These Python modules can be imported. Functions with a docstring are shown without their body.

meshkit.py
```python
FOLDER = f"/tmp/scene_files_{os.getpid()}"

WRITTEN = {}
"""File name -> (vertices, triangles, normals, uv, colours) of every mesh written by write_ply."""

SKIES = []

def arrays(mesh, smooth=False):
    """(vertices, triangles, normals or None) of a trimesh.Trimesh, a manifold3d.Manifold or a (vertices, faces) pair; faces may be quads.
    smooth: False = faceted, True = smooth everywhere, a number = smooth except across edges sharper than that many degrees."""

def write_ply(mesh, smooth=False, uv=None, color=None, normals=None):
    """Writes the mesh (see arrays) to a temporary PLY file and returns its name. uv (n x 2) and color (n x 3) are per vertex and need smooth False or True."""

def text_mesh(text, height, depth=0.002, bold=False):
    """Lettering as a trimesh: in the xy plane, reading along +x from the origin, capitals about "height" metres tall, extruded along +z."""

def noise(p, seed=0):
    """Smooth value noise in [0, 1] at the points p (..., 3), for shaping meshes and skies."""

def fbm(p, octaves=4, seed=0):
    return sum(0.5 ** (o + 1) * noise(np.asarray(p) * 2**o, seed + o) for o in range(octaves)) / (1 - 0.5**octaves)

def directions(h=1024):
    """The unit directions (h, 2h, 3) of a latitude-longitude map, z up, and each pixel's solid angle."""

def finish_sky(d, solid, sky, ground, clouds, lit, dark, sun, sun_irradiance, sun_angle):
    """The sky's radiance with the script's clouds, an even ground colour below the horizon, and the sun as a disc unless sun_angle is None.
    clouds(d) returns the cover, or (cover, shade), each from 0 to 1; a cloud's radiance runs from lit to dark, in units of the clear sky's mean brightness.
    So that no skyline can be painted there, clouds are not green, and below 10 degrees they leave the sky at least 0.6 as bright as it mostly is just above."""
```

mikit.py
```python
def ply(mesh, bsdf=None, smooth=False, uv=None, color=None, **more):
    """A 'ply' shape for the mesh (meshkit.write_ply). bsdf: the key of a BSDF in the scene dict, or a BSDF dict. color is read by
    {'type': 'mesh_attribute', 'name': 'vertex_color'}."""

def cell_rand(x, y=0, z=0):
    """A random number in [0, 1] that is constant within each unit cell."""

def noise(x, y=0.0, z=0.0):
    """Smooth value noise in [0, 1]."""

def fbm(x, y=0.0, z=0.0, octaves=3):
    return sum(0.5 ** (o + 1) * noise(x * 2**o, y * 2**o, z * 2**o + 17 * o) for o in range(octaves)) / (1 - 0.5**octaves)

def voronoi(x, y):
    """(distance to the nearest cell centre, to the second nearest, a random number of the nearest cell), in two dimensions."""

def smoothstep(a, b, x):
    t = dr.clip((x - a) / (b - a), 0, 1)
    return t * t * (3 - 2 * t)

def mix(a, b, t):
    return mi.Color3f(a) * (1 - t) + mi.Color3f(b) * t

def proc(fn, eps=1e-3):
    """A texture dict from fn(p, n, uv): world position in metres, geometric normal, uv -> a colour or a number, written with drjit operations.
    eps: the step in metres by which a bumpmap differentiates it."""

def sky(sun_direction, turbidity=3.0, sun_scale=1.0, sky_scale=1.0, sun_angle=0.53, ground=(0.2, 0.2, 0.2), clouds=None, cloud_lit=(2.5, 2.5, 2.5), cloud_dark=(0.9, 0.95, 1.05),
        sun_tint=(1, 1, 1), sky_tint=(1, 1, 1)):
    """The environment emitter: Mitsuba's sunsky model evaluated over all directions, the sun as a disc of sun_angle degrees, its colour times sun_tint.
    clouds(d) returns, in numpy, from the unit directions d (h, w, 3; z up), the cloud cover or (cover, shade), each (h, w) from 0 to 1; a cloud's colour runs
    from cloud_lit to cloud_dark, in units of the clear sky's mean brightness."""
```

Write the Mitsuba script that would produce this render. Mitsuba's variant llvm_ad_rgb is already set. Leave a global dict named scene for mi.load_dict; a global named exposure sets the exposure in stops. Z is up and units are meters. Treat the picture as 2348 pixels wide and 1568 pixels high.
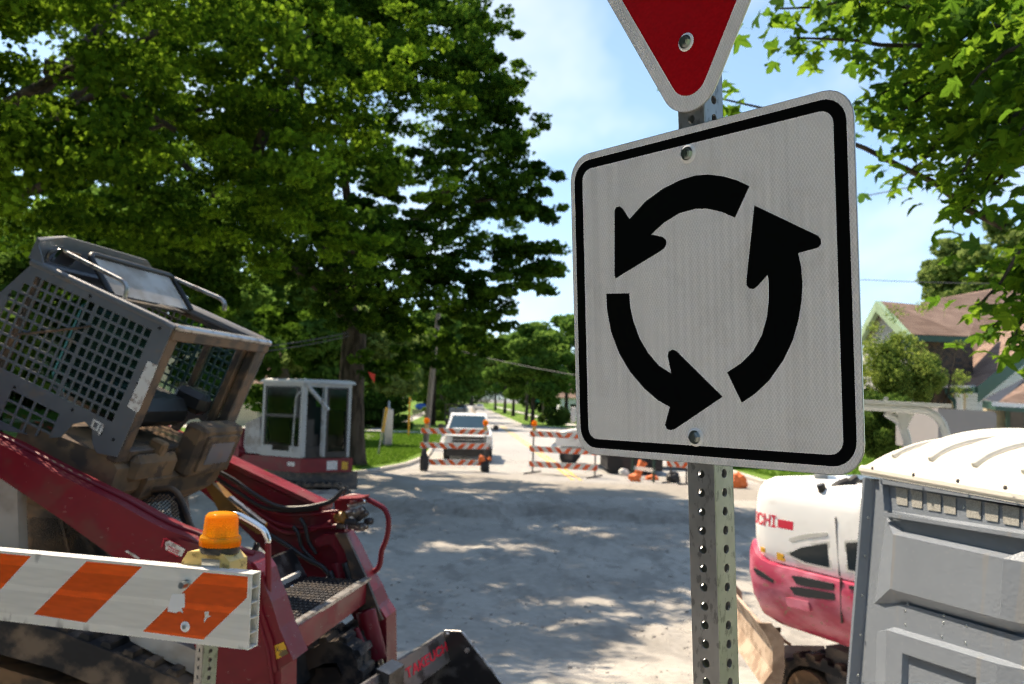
import math, random
import numpy as np, trimesh, drjit as dr, mitsuba as mi, mikit, meshkit
from shapely.geometry import Polygon, Point, box as sbox
from shapely import affinity
T = mi.ScalarTransform4f
# ---------------------------------------------------------------- camera, sky, exposure
FPX = 1985.0            # focal length in units of a 2347 x 1568 sheet, used to place things by bearing and distance
F = np.array([0, math.sqrt(1 - .067 ** 2), .067]); _ry = -.067 * .03 / F[1]
R = np.array([math.sqrt(1 - _ry * _ry - .0009), _ry, .03]); U = np.cross(R, F); O = np.array([0, 0, 2.5])
scene, labels = {}, {}
scene['camera'] = {'type': 'thinlens', 'to_world': T().look_at(origin=O.tolist(), target=(O + F).tolist(), up=U.tolist()),
                   'fov': 61.18, 'fov_axis': 'x', 'aperture_radius': .0019, 'focus_distance': 1.16, 'near_clip': .05, 'far_clip': 6000.0}
def clouds(d):
    x, y, z = d[..., 0], d[..., 1], np.maximum(d[..., 2], .02)
    q = np.stack([x / (z + .25) * 3.2, y / (z + .25) * 2.0, z * 0 + 3.1], -1)
    a = meshkit.fbm(q, 5, 3); b = meshkit.fbm(q * 2.7 + 9, 4, 8)
    c = np.clip((a * .7 + b * .3 - .50) / .22, 0, 1) * .5
    low = np.clip(1 - z / .22, 0, 1) * np.clip((b * .6 + a * .4 - .3) / .25, 0, 1) * .32
    return np.clip(np.maximum(c, low) + .07, 0, .9), np.clip((a - .62) * 1.5, 0, .3)
SUN = (-.385, .43, .815)
scene['sky_light'] = mikit.sky(SUN, turbidity=3.3, sky_scale=.85, clouds=clouds, cloud_lit=(2.0, 2.08, 2.14), cloud_dark=(1.2, 1.25, 1.3), sky_tint=(1.03, 1.11, 1.04))
exposure = 2.8
# ---------------------------------------------------------------- helpers
def ray(u, v): return F + R * (u - 1173.5) / FPX - U * (v - 784) / FPX
def at(u, v, Z): return O + ray(u, v) * Z
def on_plane(u, v, p, n): r = ray(u, v); return O + r * (np.dot(p - O, n) / np.dot(r, n))
def on_ground(u, v, z=0.0): r = ray(u, v); return O + r * ((z - 2.5) / r[2])
V = lambda *a: np.array(a, float)
def key(name):
    if name not in scene and name not in labels: return name
    i = 1
    while f'{name}_{i:03d}' in scene or f'{name}_{i:03d}' in labels: i += 1
    return f'{name}_{i:03d}'
def thing(name, label, cat, group=None):
    k = key(name); labels[k] = {'label': label, 'category': cat}
    if group: labels[k]['group'] = group
    return k
def obj(name, mesh, bsdf, parent=None, smooth=False, label=None, kind=None, **kw):
    k = key(parent + '__' + name if parent else name)
    scene[k] = mikit.ply(mesh, bsdf, smooth=smooth, **kw)
    if label: labels.setdefault(k, {})['label'] = label
    if kind: labels.setdefault(k, {})['kind'] = kind
    return k
def put(name, ply, parent, m):
    k = key(parent + '__' + name); scene[k] = {**ply, 'to_world': T(np.asarray(m, float))}; return k
cat = trimesh.util.concatenate
def frame(o, x, y, z):
    m = np.eye(4); m[:3, 0], m[:3, 1], m[:3, 2], m[:3, 3] = x, y, z, o; return m
def yaw(o, deg): a = math.radians(deg); return frame(o, (math.cos(a), math.sin(a), 0), (-math.sin(a), math.cos(a), 0), (0, 0, 1))
def bx(x0, x1, y0, y1, z0, z1, c=0.0):
    x0, x1 = sorted((x0, x1)); y0, y1 = sorted((y0, y1)); z0, z1 = sorted((z0, z1))
    if c <= 0:
        return trimesh.creation.box(extents=(x1 - x0, y1 - y0, z1 - z0), transform=trimesh.transformations.translation_matrix(((x0 + x1) / 2, (y0 + y1) / 2, (z0 + z1) / 2)))
    p = []
    for x, sx in ((x0, 1), (x1, -1)):
        for y, sy in ((y0, 1), (y1, -1)):
            for z, sz in ((z0, 1), (z1, -1)):
                p += [(x + sx * c, y + sy * c, z), (x + sx * c, y, z + sz * c), (x, y + sy * c, z + sz * c)]
    return trimesh.convex.convex_hull(np.array(p))
def hull(*pts): return trimesh.convex.convex_hull(np.array(pts, float))
def mv(m, M): m = m.copy(); m.apply_transform(M); return m
def prism(poly, o, ex, ey, d0, d1):
    """a polygon in the (ex, ey) plane at o, extruded from d0 to d1 along ex x ey"""
    p = poly if hasattr(poly, 'area') else Polygon(poly)
    p = p.buffer(0); out = []
    for g in getattr(p, 'geoms', [p]):
        out.append(trimesh.creation.extrude_polygon(g, d1 - d0, engine='earcut'))
    m = cat(out); ex, ey = np.asarray(ex, float), np.asarray(ey, float); ez = np.cross(ex, ey)
    m.apply_transform(frame(np.asarray(o) + ez * d0, ex, ey, ez)); return m
def rrect(w, h, r, cx=0, cy=0): return sbox(cx - w / 2 + r, cy - h / 2 + r, cx + w / 2 - r, cy + h / 2 - r).buffer(r, 6)
def round_path(pts, r=.04, n=4):
    P = [np.asarray(p, float) for p in pts]; out = [P[0]]
    for a, b, c in zip(P[:-2], P[1:-1], P[2:]):
        la, lc = np.linalg.norm(a - b), np.linalg.norm(c - b); k = min(r, la * .45, lc * .45)
        s, e = b + (a - b) / la * k, b + (c - b) / lc * k
        for t in np.linspace(0, 1, n + 1): out.append((1 - t) ** 2 * s + 2 * t * (1 - t) * b + t * t * e)
    return np.array(out + [P[-1]])
def tube(pts, rad, sides=10, caps=True):
    p = np.asarray(pts, float); rad = np.broadcast_to(np.asarray(rad, float), (len(p),))
    t = np.gradient(p, axis=0); t /= np.linalg.norm(t, axis=1, keepdims=True) + 1e-12
    a = np.cross(t[0], (0, 0, 1) if abs(t[0][2]) < .9 else (1, 0, 0)); a /= np.linalg.norm(a); A = []
    for i in range(len(p)):
        a = a - t[i] * np.dot(a, t[i]); a /= np.linalg.norm(a); A.append(a)
    A = np.array(A); B = np.cross(t, A); g = np.arange(sides) * 2 * np.pi / sides
    v = p[:, None] + rad[:, None, None] * (np.cos(g)[None, :, None] * A[:, None] + np.sin(g)[None, :, None] * B[:, None])
    i, j = np.meshgrid(np.arange(len(p) - 1), np.arange(sides), indexing='ij'); j2 = (j + 1) % sides
    q = np.stack([i * sides + j, i * sides + j2, (i + 1) * sides + j2, (i + 1) * sides + j], -1).reshape(-1, 4)
    f = [q[:, [0, 1, 2]], q[:, [0, 2, 3]]]; v = v.reshape(-1, 3); n = len(v)
    if caps:
        v = np.vstack([v, p[0], p[-1]]); k = np.arange(sides); k2 = (k + 1) % sides; e = (len(p) - 1) * sides
        f += [np.stack([k2, k, k * 0 + n], 1), np.stack([e + k, e + k2, k * 0 + n + 1], 1)]
    return trimesh.Trimesh(v, np.vstack(f), process=False)
def lathe(prof, sides=24):
    m = trimesh.creation.revolve(np.array(prof, float), sections=sides); m.fix_normals(); return m
def cyl(p0, p1, r, sides=14): return tube([p0, p1], r, sides)
def perp(d):
    d = np.asarray(d, float) / np.linalg.norm(d); x = np.cross(d, (0, 0, 1) if abs(d[2]) < .9 else (1, 0, 0)); x /= np.linalg.norm(x); return x, np.cross(d, x), d
# ---------------------------------------------------------------- materials
P = mikit.proc; fbm, noise, vor, sst, mix = mikit.fbm, mikit.noise, mikit.voronoi, mikit.smoothstep, mikit.mix
def two(b): return {'type': 'twosided', 'bsdf': b}
def rgb(*c): return {'type': 'rgb', 'value': list(c)}
def pr(name, col, rough=.5, metal=0.0, spec=.5, bump=None, bscale=1.0, **kw):
    b = {'type': 'principled', 'base_color': rgb(*col) if isinstance(col, tuple) else P(col), 'roughness': rough if isinstance(rough, float) else P(rough), 'metallic': metal, 'specular': spec, **kw}
    if bump is not None: b = {'type': 'bumpmap', 'arbitrary': P(bump, eps=.004), 'scale': bscale, 'bsdf': b}
    scene[name] = two(b)
# frame of the circulation sign (solved from its outline): centre, right, up, towards the viewer
SC = V(.2468, 1.166, 2.6509); SX = V(.6667, -.7453, .0031); SY = V(-.052, -.0423, .9978); SX /= np.linalg.norm(SX); SY -= SX * SX.dot(SY); SY /= np.linalg.norm(SY); SN = np.cross(SX, SY)
def sheeting(p, n, uv):
    q = p - mi.Point3f(*SC.tolist()); x = dr.dot(q, mi.Vector3f(*SX.tolist())); y = dr.dot(q, mi.Vector3f(*SY.tolist()))
    a, b = x / .0046, y / .0044
    def hexd(a, b):
        u = dr.abs(a - dr.round(a)); w = dr.abs(b - dr.round(b)); return u * u + w * w
    d1 = hexd(a, b * .577); d2 = hexd(a + .5, b * .577 + .5)
    e = dr.abs(d1 - d2); line = 1 - sst(.03, .16, e)
    streak = fbm(x * 55, y * 1.2, 3.0); stain = sst(.66, .82, fbm(x * 120, y * 2.5 + 5, 1.0)) * .05
    band = sst(.35, .65, noise(x * 95, 2.0)) * sst(.30, .6, fbm(x * 4 + 7, y * 5, 2.0)) * .06  # vertical reflection stripes put into the sheet colour
    g = .70 + .15 * line + (streak - .5) * .04 - stain - band
    g = g + .030 * dr.cos(x * (2 * math.pi / .0127)) * sst(.40, .62, fbm(x * 6 + 3, y * 4.5 + 1, 5.0))  # sheen of the sheeting's ribs painted as tone, in patches
    grime = sst(.6, .75, fbm(x * 30, y * 30, 8.0, octaves=4)) * .04
    return mi.Color3f(g - grime, g * .955 - grime * 1.05, g * .925 - grime * 1.15)
pr('sheet_white', sheeting, .33, spec=.5)
def film_rough(p, n, uv): return .07 + .12 * fbm(p.x * 60, p.y * 60, p.z * 220)
pr('film_black', (.004, .004, .0045), film_rough, spec=.4)
def redfilm(p, n, uv):
    q = fbm(p.x * 300, p.y * 300, p.z * 300, octaves=2); return mix((.34, .003, .006), (.45, .005, .010), q)
pr('film_red', redfilm, .4, spec=.12)
def galv(p, n, uv):
    s = fbm(p.x * 60, p.y * 60, p.z * 25, octaves=4); d = sst(.56, .72, fbm(p.x * 160 + 3, p.y * 160, p.z * 60, octaves=4))
    return mix((.42, .42, .415), (.28, .28, .28), s) * (1 - .4 * d)
pr('galvanised', galv, .38, metal=.75)
pr('zinc', (.52, .55, .54), .26, metal=1.0)
pr('aluminium', (.62, .62, .62), .38, metal=.9)
pr('washer_nylon', (.74, .73, .74), .45, spec=.3)
def orfilm(p, n, uv):
    b = sst(.4, .6, noise(p.z * 55, 4.0)) * .25 + .75; q = fbm(p.x * 30, p.y * 30, p.z * 110)
    return mi.Color3f(.80, .105, .008) * b * (.85 + .3 * q)
pr('film_orange', orfilm, .32)
def whrail(p, n, uv):
    b = sst(.4, .6, noise(p.z * 55, 4.0)) * .10 + .9; q = fbm(p.x * 14, p.y * 14, p.z * 90, octaves=4); d = sst(.63, .78, fbm(p.x * 22 + 4, p.y * 22, p.z * 9, octaves=4))
    return mi.Color3f(.74, .71, .66) * b * (.86 + .2 * q) * (1 - .45 * d)
pr('rail_white', whrail, .38)
pr('plastic_torn', (.70, .70, .72), .6)
def amberc(p, n, uv):  # bands and rib lines put the lens glow and moulding shade into colour
    z = p.z / .0046; rib = dr.abs(z - dr.round(z)) * 2; b = noise(p.z * 38 + 3, 2.0); return mix((1.0, .34, .010), (1.0, .56, .05), sst(.25, .8, b)) * (.80 + .20 * sst(.1, .8, rib))
scene['amber'] = {'type': 'principledthin', 'base_color': P(amberc), 'roughness': .10, 'diff_trans': 1.25, 'spec_trans': .18, 'eta': 1.45}
def yelp(p, n, uv):
    q = sst(.5, .7, fbm(p.x * 40, p.y * 40, p.z * 40, octaves=4)); return mix((.66, .47, .16), (.30, .19, .06), q)
pr('battery_yellow', yelp, .45)
def redpaint(p, n, uv):
    q = fbm(p.x * 9, p.y * 9, p.z * 9, octaves=4); d = sst(.54, .70, fbm(p.x * 5 + 2, p.y * 5, p.z * 6, octaves=5)); s = sst(.74, .78, fbm(p.x * 34, p.y * 34, p.z * 50, octaves=4))
    c = mix(mix((.19, .004, .013), (.13, .006, .016), q), (.12, .045, .035), d * .5); return mix(c, (.30, .20, .18), s * .3)
def redrough(p, n, uv): return .26 + .35 * fbm(p.x * 7 + 2, p.y * 7, p.z * 7, octaves=3)
pr('paint_red', redpaint, redrough, spec=.4)
def rustedge(p, n, uv):
    q = fbm(p.x * 12, p.y * 12, p.z * 12, octaves=4); return mix((.035, .030, .028), (.12, .075, .045), sst(.35, .65, q))
pr('worn_black', rustedge, .55)
def cabgrey(p, n, uv):
    q = fbm(p.x * 6, p.y * 6, p.z * 6, octaves=4); d = sst(.6, .75, fbm(p.x * 14, p.y * 14, p.z * 14, octaves=4))
    return mix(mix((.15, .158, .178), (.10, .107, .12), q), (.19, .14, .10), d * .5)
pr('cab_grey', cabgrey, .42, spec=.4)
def dirt(p, n, uv):
    q = fbm(p.x * 7, p.y * 7, p.z * 7, octaves=5); r = sst(.52, .66, fbm(p.x * 11 + 5, p.y * 11, p.z * 11, octaves=4))
    return mix(mix((.21, .135, .08), (.10, .075, .055), sst(.3, .7, q)), (.045, .04, .04), r * .7)
pr('dirt_caked', dirt, .9, spec=.2, bump=lambda p, n, uv: fbm(p.x * 25, p.y * 25, p.z * 25, octaves=4), bscale=.012)
def rubber(p, n, uv):
    q = sst(.40, .68, fbm(p.x * 10, p.y * 10, p.z * 10, octaves=5)); return mix((.022, .023, .026), (.20, .15, .11), q * .75)
pr('rubber_dusty', rubber, .8, spec=.3)
pr('black_plastic', (.016, .016, .018), .45)
pr('dark_steel', lambda p, n, uv: mix((.05, .05, .055), (.12, .10, .085), sst(.4, .7, fbm(p.x * 12, p.y * 12, p.z * 12, octaves=4))), .5, metal=.3)
pr('black_paint', lambda p, n, uv: mix((.012, .012, .014), (.07, .07, .075), sst(.5, .75, fbm(p.x * 10, p.y * 10, p.z * 10, octaves=5))), .3, clearcoat=.3)
pr('bucket_plate', lambda p, n, uv: mix((.22, .22, .235), (.06, .06, .065), sst(.45, .7, fbm(p.x * 12, p.y * 12, p.z * 12, octaves=5))), .3, metal=.6)
pr('chrome', (.8, .8, .8), .12, metal=1.0)
pr('steel_worn', lambda p, n, uv: mix((.45, .44, .43), (.22, .19, .17), sst(.45, .7, fbm(p.x * 30, p.y * 30, p.z * 30, octaves=4))), .35, metal=.8)
pr('ochre_paint', lambda p, n, uv: mix((.34, .16, .02), (.14, .08, .03), fbm(p.x * 9, p.y * 9, p.z * 9, octaves=4)), .5)
pr('light_grey_dusty', lambda p, n, uv: mix((.42, .41, .40), (.26, .23, .20), sst(.35, .7, fbm(p.x * 6, p.y * 6, p.z * 6, octaves=5))), .6)
pr('sticker_white', lambda p, n, uv: mix((.66, .64, .62), (.34, .28, .25), sst(.5, .72, fbm(p.x * 40, p.y * 40, p.z * 40, octaves=4))), .45)
pr('sticker_yellow', lambda p, n, uv: mix((.62, .34, .015), (.12, .08, .03), sst(.58, .66, fbm(p.x * 55, p.y * 55, p.z * 55, octaves=3))), .4)
pr('sticker_red', (.62, .02, .05), .4)
scene['teal_glass'] = {'type': 'thindielectric', 'specular_transmittance': rgb(.42, .66, .62)}
scene['tinted_glass'] = {'type': 'thindielectric', 'specular_transmittance': rgb(.10, .16, .15)}
scene['clear_glass'] = {'type': 'thindielectric', 'specular_transmittance': rgb(.34, .50, .48), 'int_ior': 1.12}
pr('dark_glass', (.012, .018, .022), .06, spec=.7)
pr('windshield', (.02, .05, .075), .05, spec=.9)
pr('paint_white', lambda p, n, uv: mix((.78, .78, .77), (.62, .60, .57), sst(.5, .75, fbm(p.x * 4, p.y * 4, p.z * 5, octaves=4))), .3, clearcoat=.5)
pr('paint_offwhite', (.50, .50, .47), .4)
def pinkred(p, n, uv):  # red mixed at random with a pinker tone, all over
    q = sst(.35, .7, fbm(p.x * 4, p.y * 4, p.z * 6, octaves=4)); s = sst(.68, .72, fbm(p.x * 30, p.y * 30, p.z * 30, octaves=4))
    return mix(mix((.38, .03, .075), (.54, .17, .235), q), (.25, .16, .10), s * .7)
pr('paint_pink_red', pinkred, .38, clearcoat=.3)
pr('blade_tan', lambda p, n, uv: mix((.42, .33, .25), (.24, .17, .12), sst(.35, .7, fbm(p.x * 9, p.y * 9, p.z * 9, octaves=5))), .7)
def toiletc(p, n, uv):
    c = mix((.185, .212, .25), (.152, .175, .208), fbm(p.x * 5, p.y * 5, p.z * 5, octaves=4)); st = sst(.60, .78, fbm(p.x * 26, p.y * 26, p.z * 2.0, octaves=4)); sp = sst(.70, .74, fbm(p.x * 70, p.y * 70, p.z * 70, octaves=3))
    return mix(mix(c, (.22, .21, .19), st * .45), (.28, .29, .30), sp * .12)
pr('toilet_grey', toiletc, .36, spec=.5,
   bump=lambda p, n, uv: fbm(p.x * 160, p.y * 160, p.z * 160, octaves=3), bscale=.0016)
scene['toilet_roof'] = {'type': 'principledthin', 'base_color': rgb(.80, .78, .72), 'roughness': .45, 'diff_trans': .5}
pr('vent_mesh', lambda p, n, uv: mi.Color3f(.50, .50, .46) * (.50 + .14 * sst(.3, .6, noise(p.y * 300, p.z * 300))), .7)
def bark(p, n, uv):
    q = fbm(p.x * 10, p.y * 10, p.z * 2.2, octaves=5); return mix((.085, .070, .055), (.03, .025, .02), sst(.35, .65, q))
pr('bark', bark, .95, spec=.1, bump=lambda p, n, uv: fbm(p.x * 14, p.y * 14, p.z * 3, octaves=4), bscale=.04)
def leafb(name, dt, rough=.45): scene[name] = {'type': 'principledthin', 'base_color': {'type': 'mesh_attribute', 'name': 'vertex_color'}, 'roughness': rough, 'diff_trans': dt, 'spec_trans': 0.0, 'eta': 1.4}
leafb('leaves', 1.0); leafb('leaves_near', 1.05, .35)
scene['leaf_green'] = {'type': 'principledthin', 'base_color': rgb(.11, .22, .018), 'roughness': .35, 'diff_trans': 1.1, 'eta': 1.4}
scene['leaf_lime'] = {'type': 'principledthin', 'base_color': rgb(.18, .30, .022), 'roughness': .4, 'diff_trans': 1.2, 'eta': 1.4}
scene['leaf_dark'] = {'type': 'principledthin', 'base_color': rgb(.06, .13, .02), 'roughness': .3, 'diff_trans': .8, 'eta': 1.45}
def gravel(p, n, uv):
    q = fbm(p.x * .5, p.y * .5, 1.0, octaves=4); s = noise(p.x * 14, p.y * 14); t = fbm(p.x * 3.3, p.y * 1.6, 4.0, octaves=4)
    return mix(mix((.235, .221, .198), (.335, .316, .284), q), (.19, .18, .164), sst(.50, .75, t) * .7) * (.90 + .2 * s)
pr('gravel', gravel, .95, spec=.15, bump=lambda p, n, uv: fbm(p.x * 9, p.y * 9, p.z * 9, octaves=4), bscale=.008)
def roadc(p, n, uv):
    q = fbm(p.x * .35, p.y * .12, 2.0, octaves=5); j = sst(.02, .0, dr.abs(p.y / 6.0 - dr.round(p.y / 6.0)))
    cr = sst(.012, .0, dr.abs(fbm(p.x * .6, p.y * .5, 9.0, octaves=4) - .5))
    dust = sst(33.0, 24.5, p.y + (fbm(p.x * .5, p.y * .5, 6.0, octaves=4) - .5) * 14)
    return mix(mix((.34, .33, .31), (.25, .245, .235), q) * (1 - .25 * j) * (1 - .35 * cr), (.225, .205, .175), dust * .9)
pr('road_concrete', roadc, .9, spec=.2)
pr('concrete', lambda p, n, uv: mix((.46, .43, .38), (.33, .31, .28), fbm(p.x * 2, p.y * 2, p.z * 3, octaves=5)), .9, spec=.2)
pr('line_yellow', lambda p, n, uv: mix((.60, .36, .05), (.40, .32, .18), sst(.4, .7, fbm(p.x * 6, p.y * 3, 1.0, octaves=4))), .8)
def lawnc(p, n, uv):
    q = fbm(p.x * .4, p.y * .4, 1.0, octaves=5); s = noise(p.x * 9, p.y * 9)
    return mix((.065, .135, .018), (.135, .20, .035), q) * (.65 + .6 * s)
pr('lawn', lawnc, .95, spec=.1)
pr('stone', lambda p, n, uv: mix((.40, .37, .33), (.20, .19, .18), noise(p.x * 3, p.y * 3, p.z * 3)), .9, spec=.15)
def shing(p, n, uv):
    r = p.z / .10; c = mikit.cell_rand(dr.floor(p.x * 2.6 + p.y * 2.6), dr.floor(r)); e = sst(.82, .98, r - dr.floor(r))
    return mix((.165, .112, .088), (.235, .165, .132), c) * (1 - .35 * e)
pr('shingles', shing, .9, spec=.15)
def sidingm(c):
    def f(p, n, uv):
        r = p.z / .115; e = sst(.80, .97, r - dr.floor(r)); return mi.Color3f(*c) * (1 - .35 * e) * (.93 + .14 * fbm(p.x * 3, p.y * 3, p.z * 3))
    return f
pr('siding_cream', sidingm((.62, .54, .38)), .6); pr('siding_pale', sidingm((.60, .60, .60)), .6)
pr('cab_pale', (.40, .40, .39), .45)
pr('trailer_grey', (.27, .26, .265), .5)
pr('trim_green', (.035, .085, .065), .5); pr('trim_light_green', (.33, .45, .28), .5); pr('gutter_white', (.7, .7, .7), .4)
pr('sand_black', (.02, .02, .022), .6); pr('bag_orange', (.72, .17, .04), .6); pr('bag_white', (.55, .55, .53), .6); pr('post_green', (.03, .075, .05), .6)
pr('wood_pole', lambda p, n, uv: mix((.20, .175, .15), (.12, .10, .085), fbm(p.x * 14, p.y * 14, p.z * 1.5, octaves=4)), .9)
pr('yellow_post', (.75, .34, .02), .5); pr('sign_teal', (.03, .28, .24), .4); pr('blue_plastic', (.03, .10, .40), .5); pr('red_ribbon', (.75, .06, .03), .6); pr('plate_blue_grey', (.06, .075, .10), .6)
pr('cable', (.10, .10, .11), .6)
pr('tyre', (.018, .018, .018), .8); pr('orange_lens', (.8, .22, .02), .25); pr('headlamp', (.6, .62, .65), .15)
# ---------------------------------------------------------------- ground
def struct(name, mesh, bsdf, smooth=False): labels[obj(name, mesh, bsdf, None, smooth)] = {'kind': 'structure'}
def scarp(x): return 21.6 - .030 * np.maximum(x - 1, 0) ** 2 - .012 * np.maximum(-x - 4, 0) ** 2 + .25 * np.sin(x * 1.3) + .12 * np.sin(x * 3.1)
def gz(x, y):
    x, y = np.asarray(x, float), np.asarray(y, float)
    s = lambda a, b, t: (lambda q: q * q * (3 - 2 * q))(np.clip((t - a) / (b - a), 0, 1))
    near = s(9.5, 3.4, y) * (.42 + .12 * s(1, -3, x))
    bed = -.24 * s(7.5, 10.5, y) * s(0, 1, (scarp(x) - y) / .9) - .05 * s(scarp(x) + 1.6, scarp(x), y)
    q = np.stack([x, y, x * 0], -1)
    rough = (meshkit.fbm(q * 1.1, 4, 5) - .5) * .055 + (meshkit.fbm(q * V(2.4, .5, 1), 3, 2) - .5) * .04
    ruts = 0
    for x0, sl_, cv in ((.2, .10, .0), (1.9, .10, .0), (-2.2, .22, .004), (-.6, .22, .004), (4.6, -.25, .0), (2.9, -.25, 0)):
        dd = np.abs(x - (x0 + sl_ * (y - 8) + cv * (y - 8) ** 2)); ruts = ruts - .013 * np.exp(-(dd / .13) ** 2) * (.7 + .6 * (np.sin(y * 28 + x * 9) > .2)) + .010 * np.exp(-((dd - .24) / .08) ** 2)
    rough = rough + ruts
    edge = (meshkit.fbm(q * 4, 3, 7) - .5) * .16 * np.exp(-((y - scarp(x) + .25) / .7) ** 2)
    return near + bed + (rough + edge) * s(23.4, 21.5, y) + .012
def grid(xs, ys, fz):
    X, Y = np.meshgrid(xs, ys); Z = fz(X, Y); n, m = X.shape
    i, j = np.meshgrid(np.arange(n - 1), np.arange(m - 1), indexing='ij')
    q = np.stack([i * m + j, i * m + j + 1, (i + 1) * m + j + 1, (i + 1) * m + j], -1).reshape(-1, 4)
    return trimesh.Trimesh(np.stack([X, Y, Z], -1).reshape(-1, 3), np.vstack([q[:, [0, 1, 2]], q[:, [0, 2, 3]]]), process=False)
big = np.concatenate([-np.geomspace(760, 60, 10), np.linspace(-50, 50, 11), np.geomspace(60, 760, 10)])
struct('terrain', grid(big, big + 40, lambda x, y: -.55 + 0 * x ), 'lawn')
struct('gravel_bed', grid(np.concatenate([np.linspace(-34, -9, 40), np.linspace(-8.9, 9, 260), np.linspace(9.2, 34, 40)]), np.concatenate([np.linspace(-14, 5.5, 30), np.linspace(5.6, 14, 150), np.linspace(14.1, 23.4, 190)]), gz), 'gravel', True)
def flat(poly, z0, z1): return prism(poly, (0, 0, 0), (1, 0, 0), (0, 1, 0), z0, z1)
DX = -.054
rx = lambda x0, y: x0 + DX * y
kerbL = [(-60, 22.5), (-16, 23.6), (-9, 24.6), (-5.6, 26.0), (-4.4, 28.0), (-3.6, 31.5), (-3.3, 36), (rx(-1.35, 50), 50), (rx(-1.3, 400), 400)]
kerbR = [(60, 18), (22, 20.5), (12, 23.2), (9.3, 25.4), (8.3, 28.5), (8.3, 34), (8.0, 52), (7.6, 66), (6.4, 76), (3.6, 81), (rx(5.9, 86), 86), (rx(5.4, 400), 400)]
struct('road', flat(kerbL + kerbR[::-1] + [(60, 23.0), (-60, 23.0)], -.3, 0.0), 'road_concrete')
lawnL = flat([(x - .14, y) for x, y in kerbL] + [(-200, 400), (-200, 22.5)], -.5, .13); struct('lawn', lawnL, 'lawn')
struct('lawn_across', flat([(x + .14, y) for x, y in kerbR] + [(220, 400), (220, 18)], -.5, .13), 'lawn')
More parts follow.
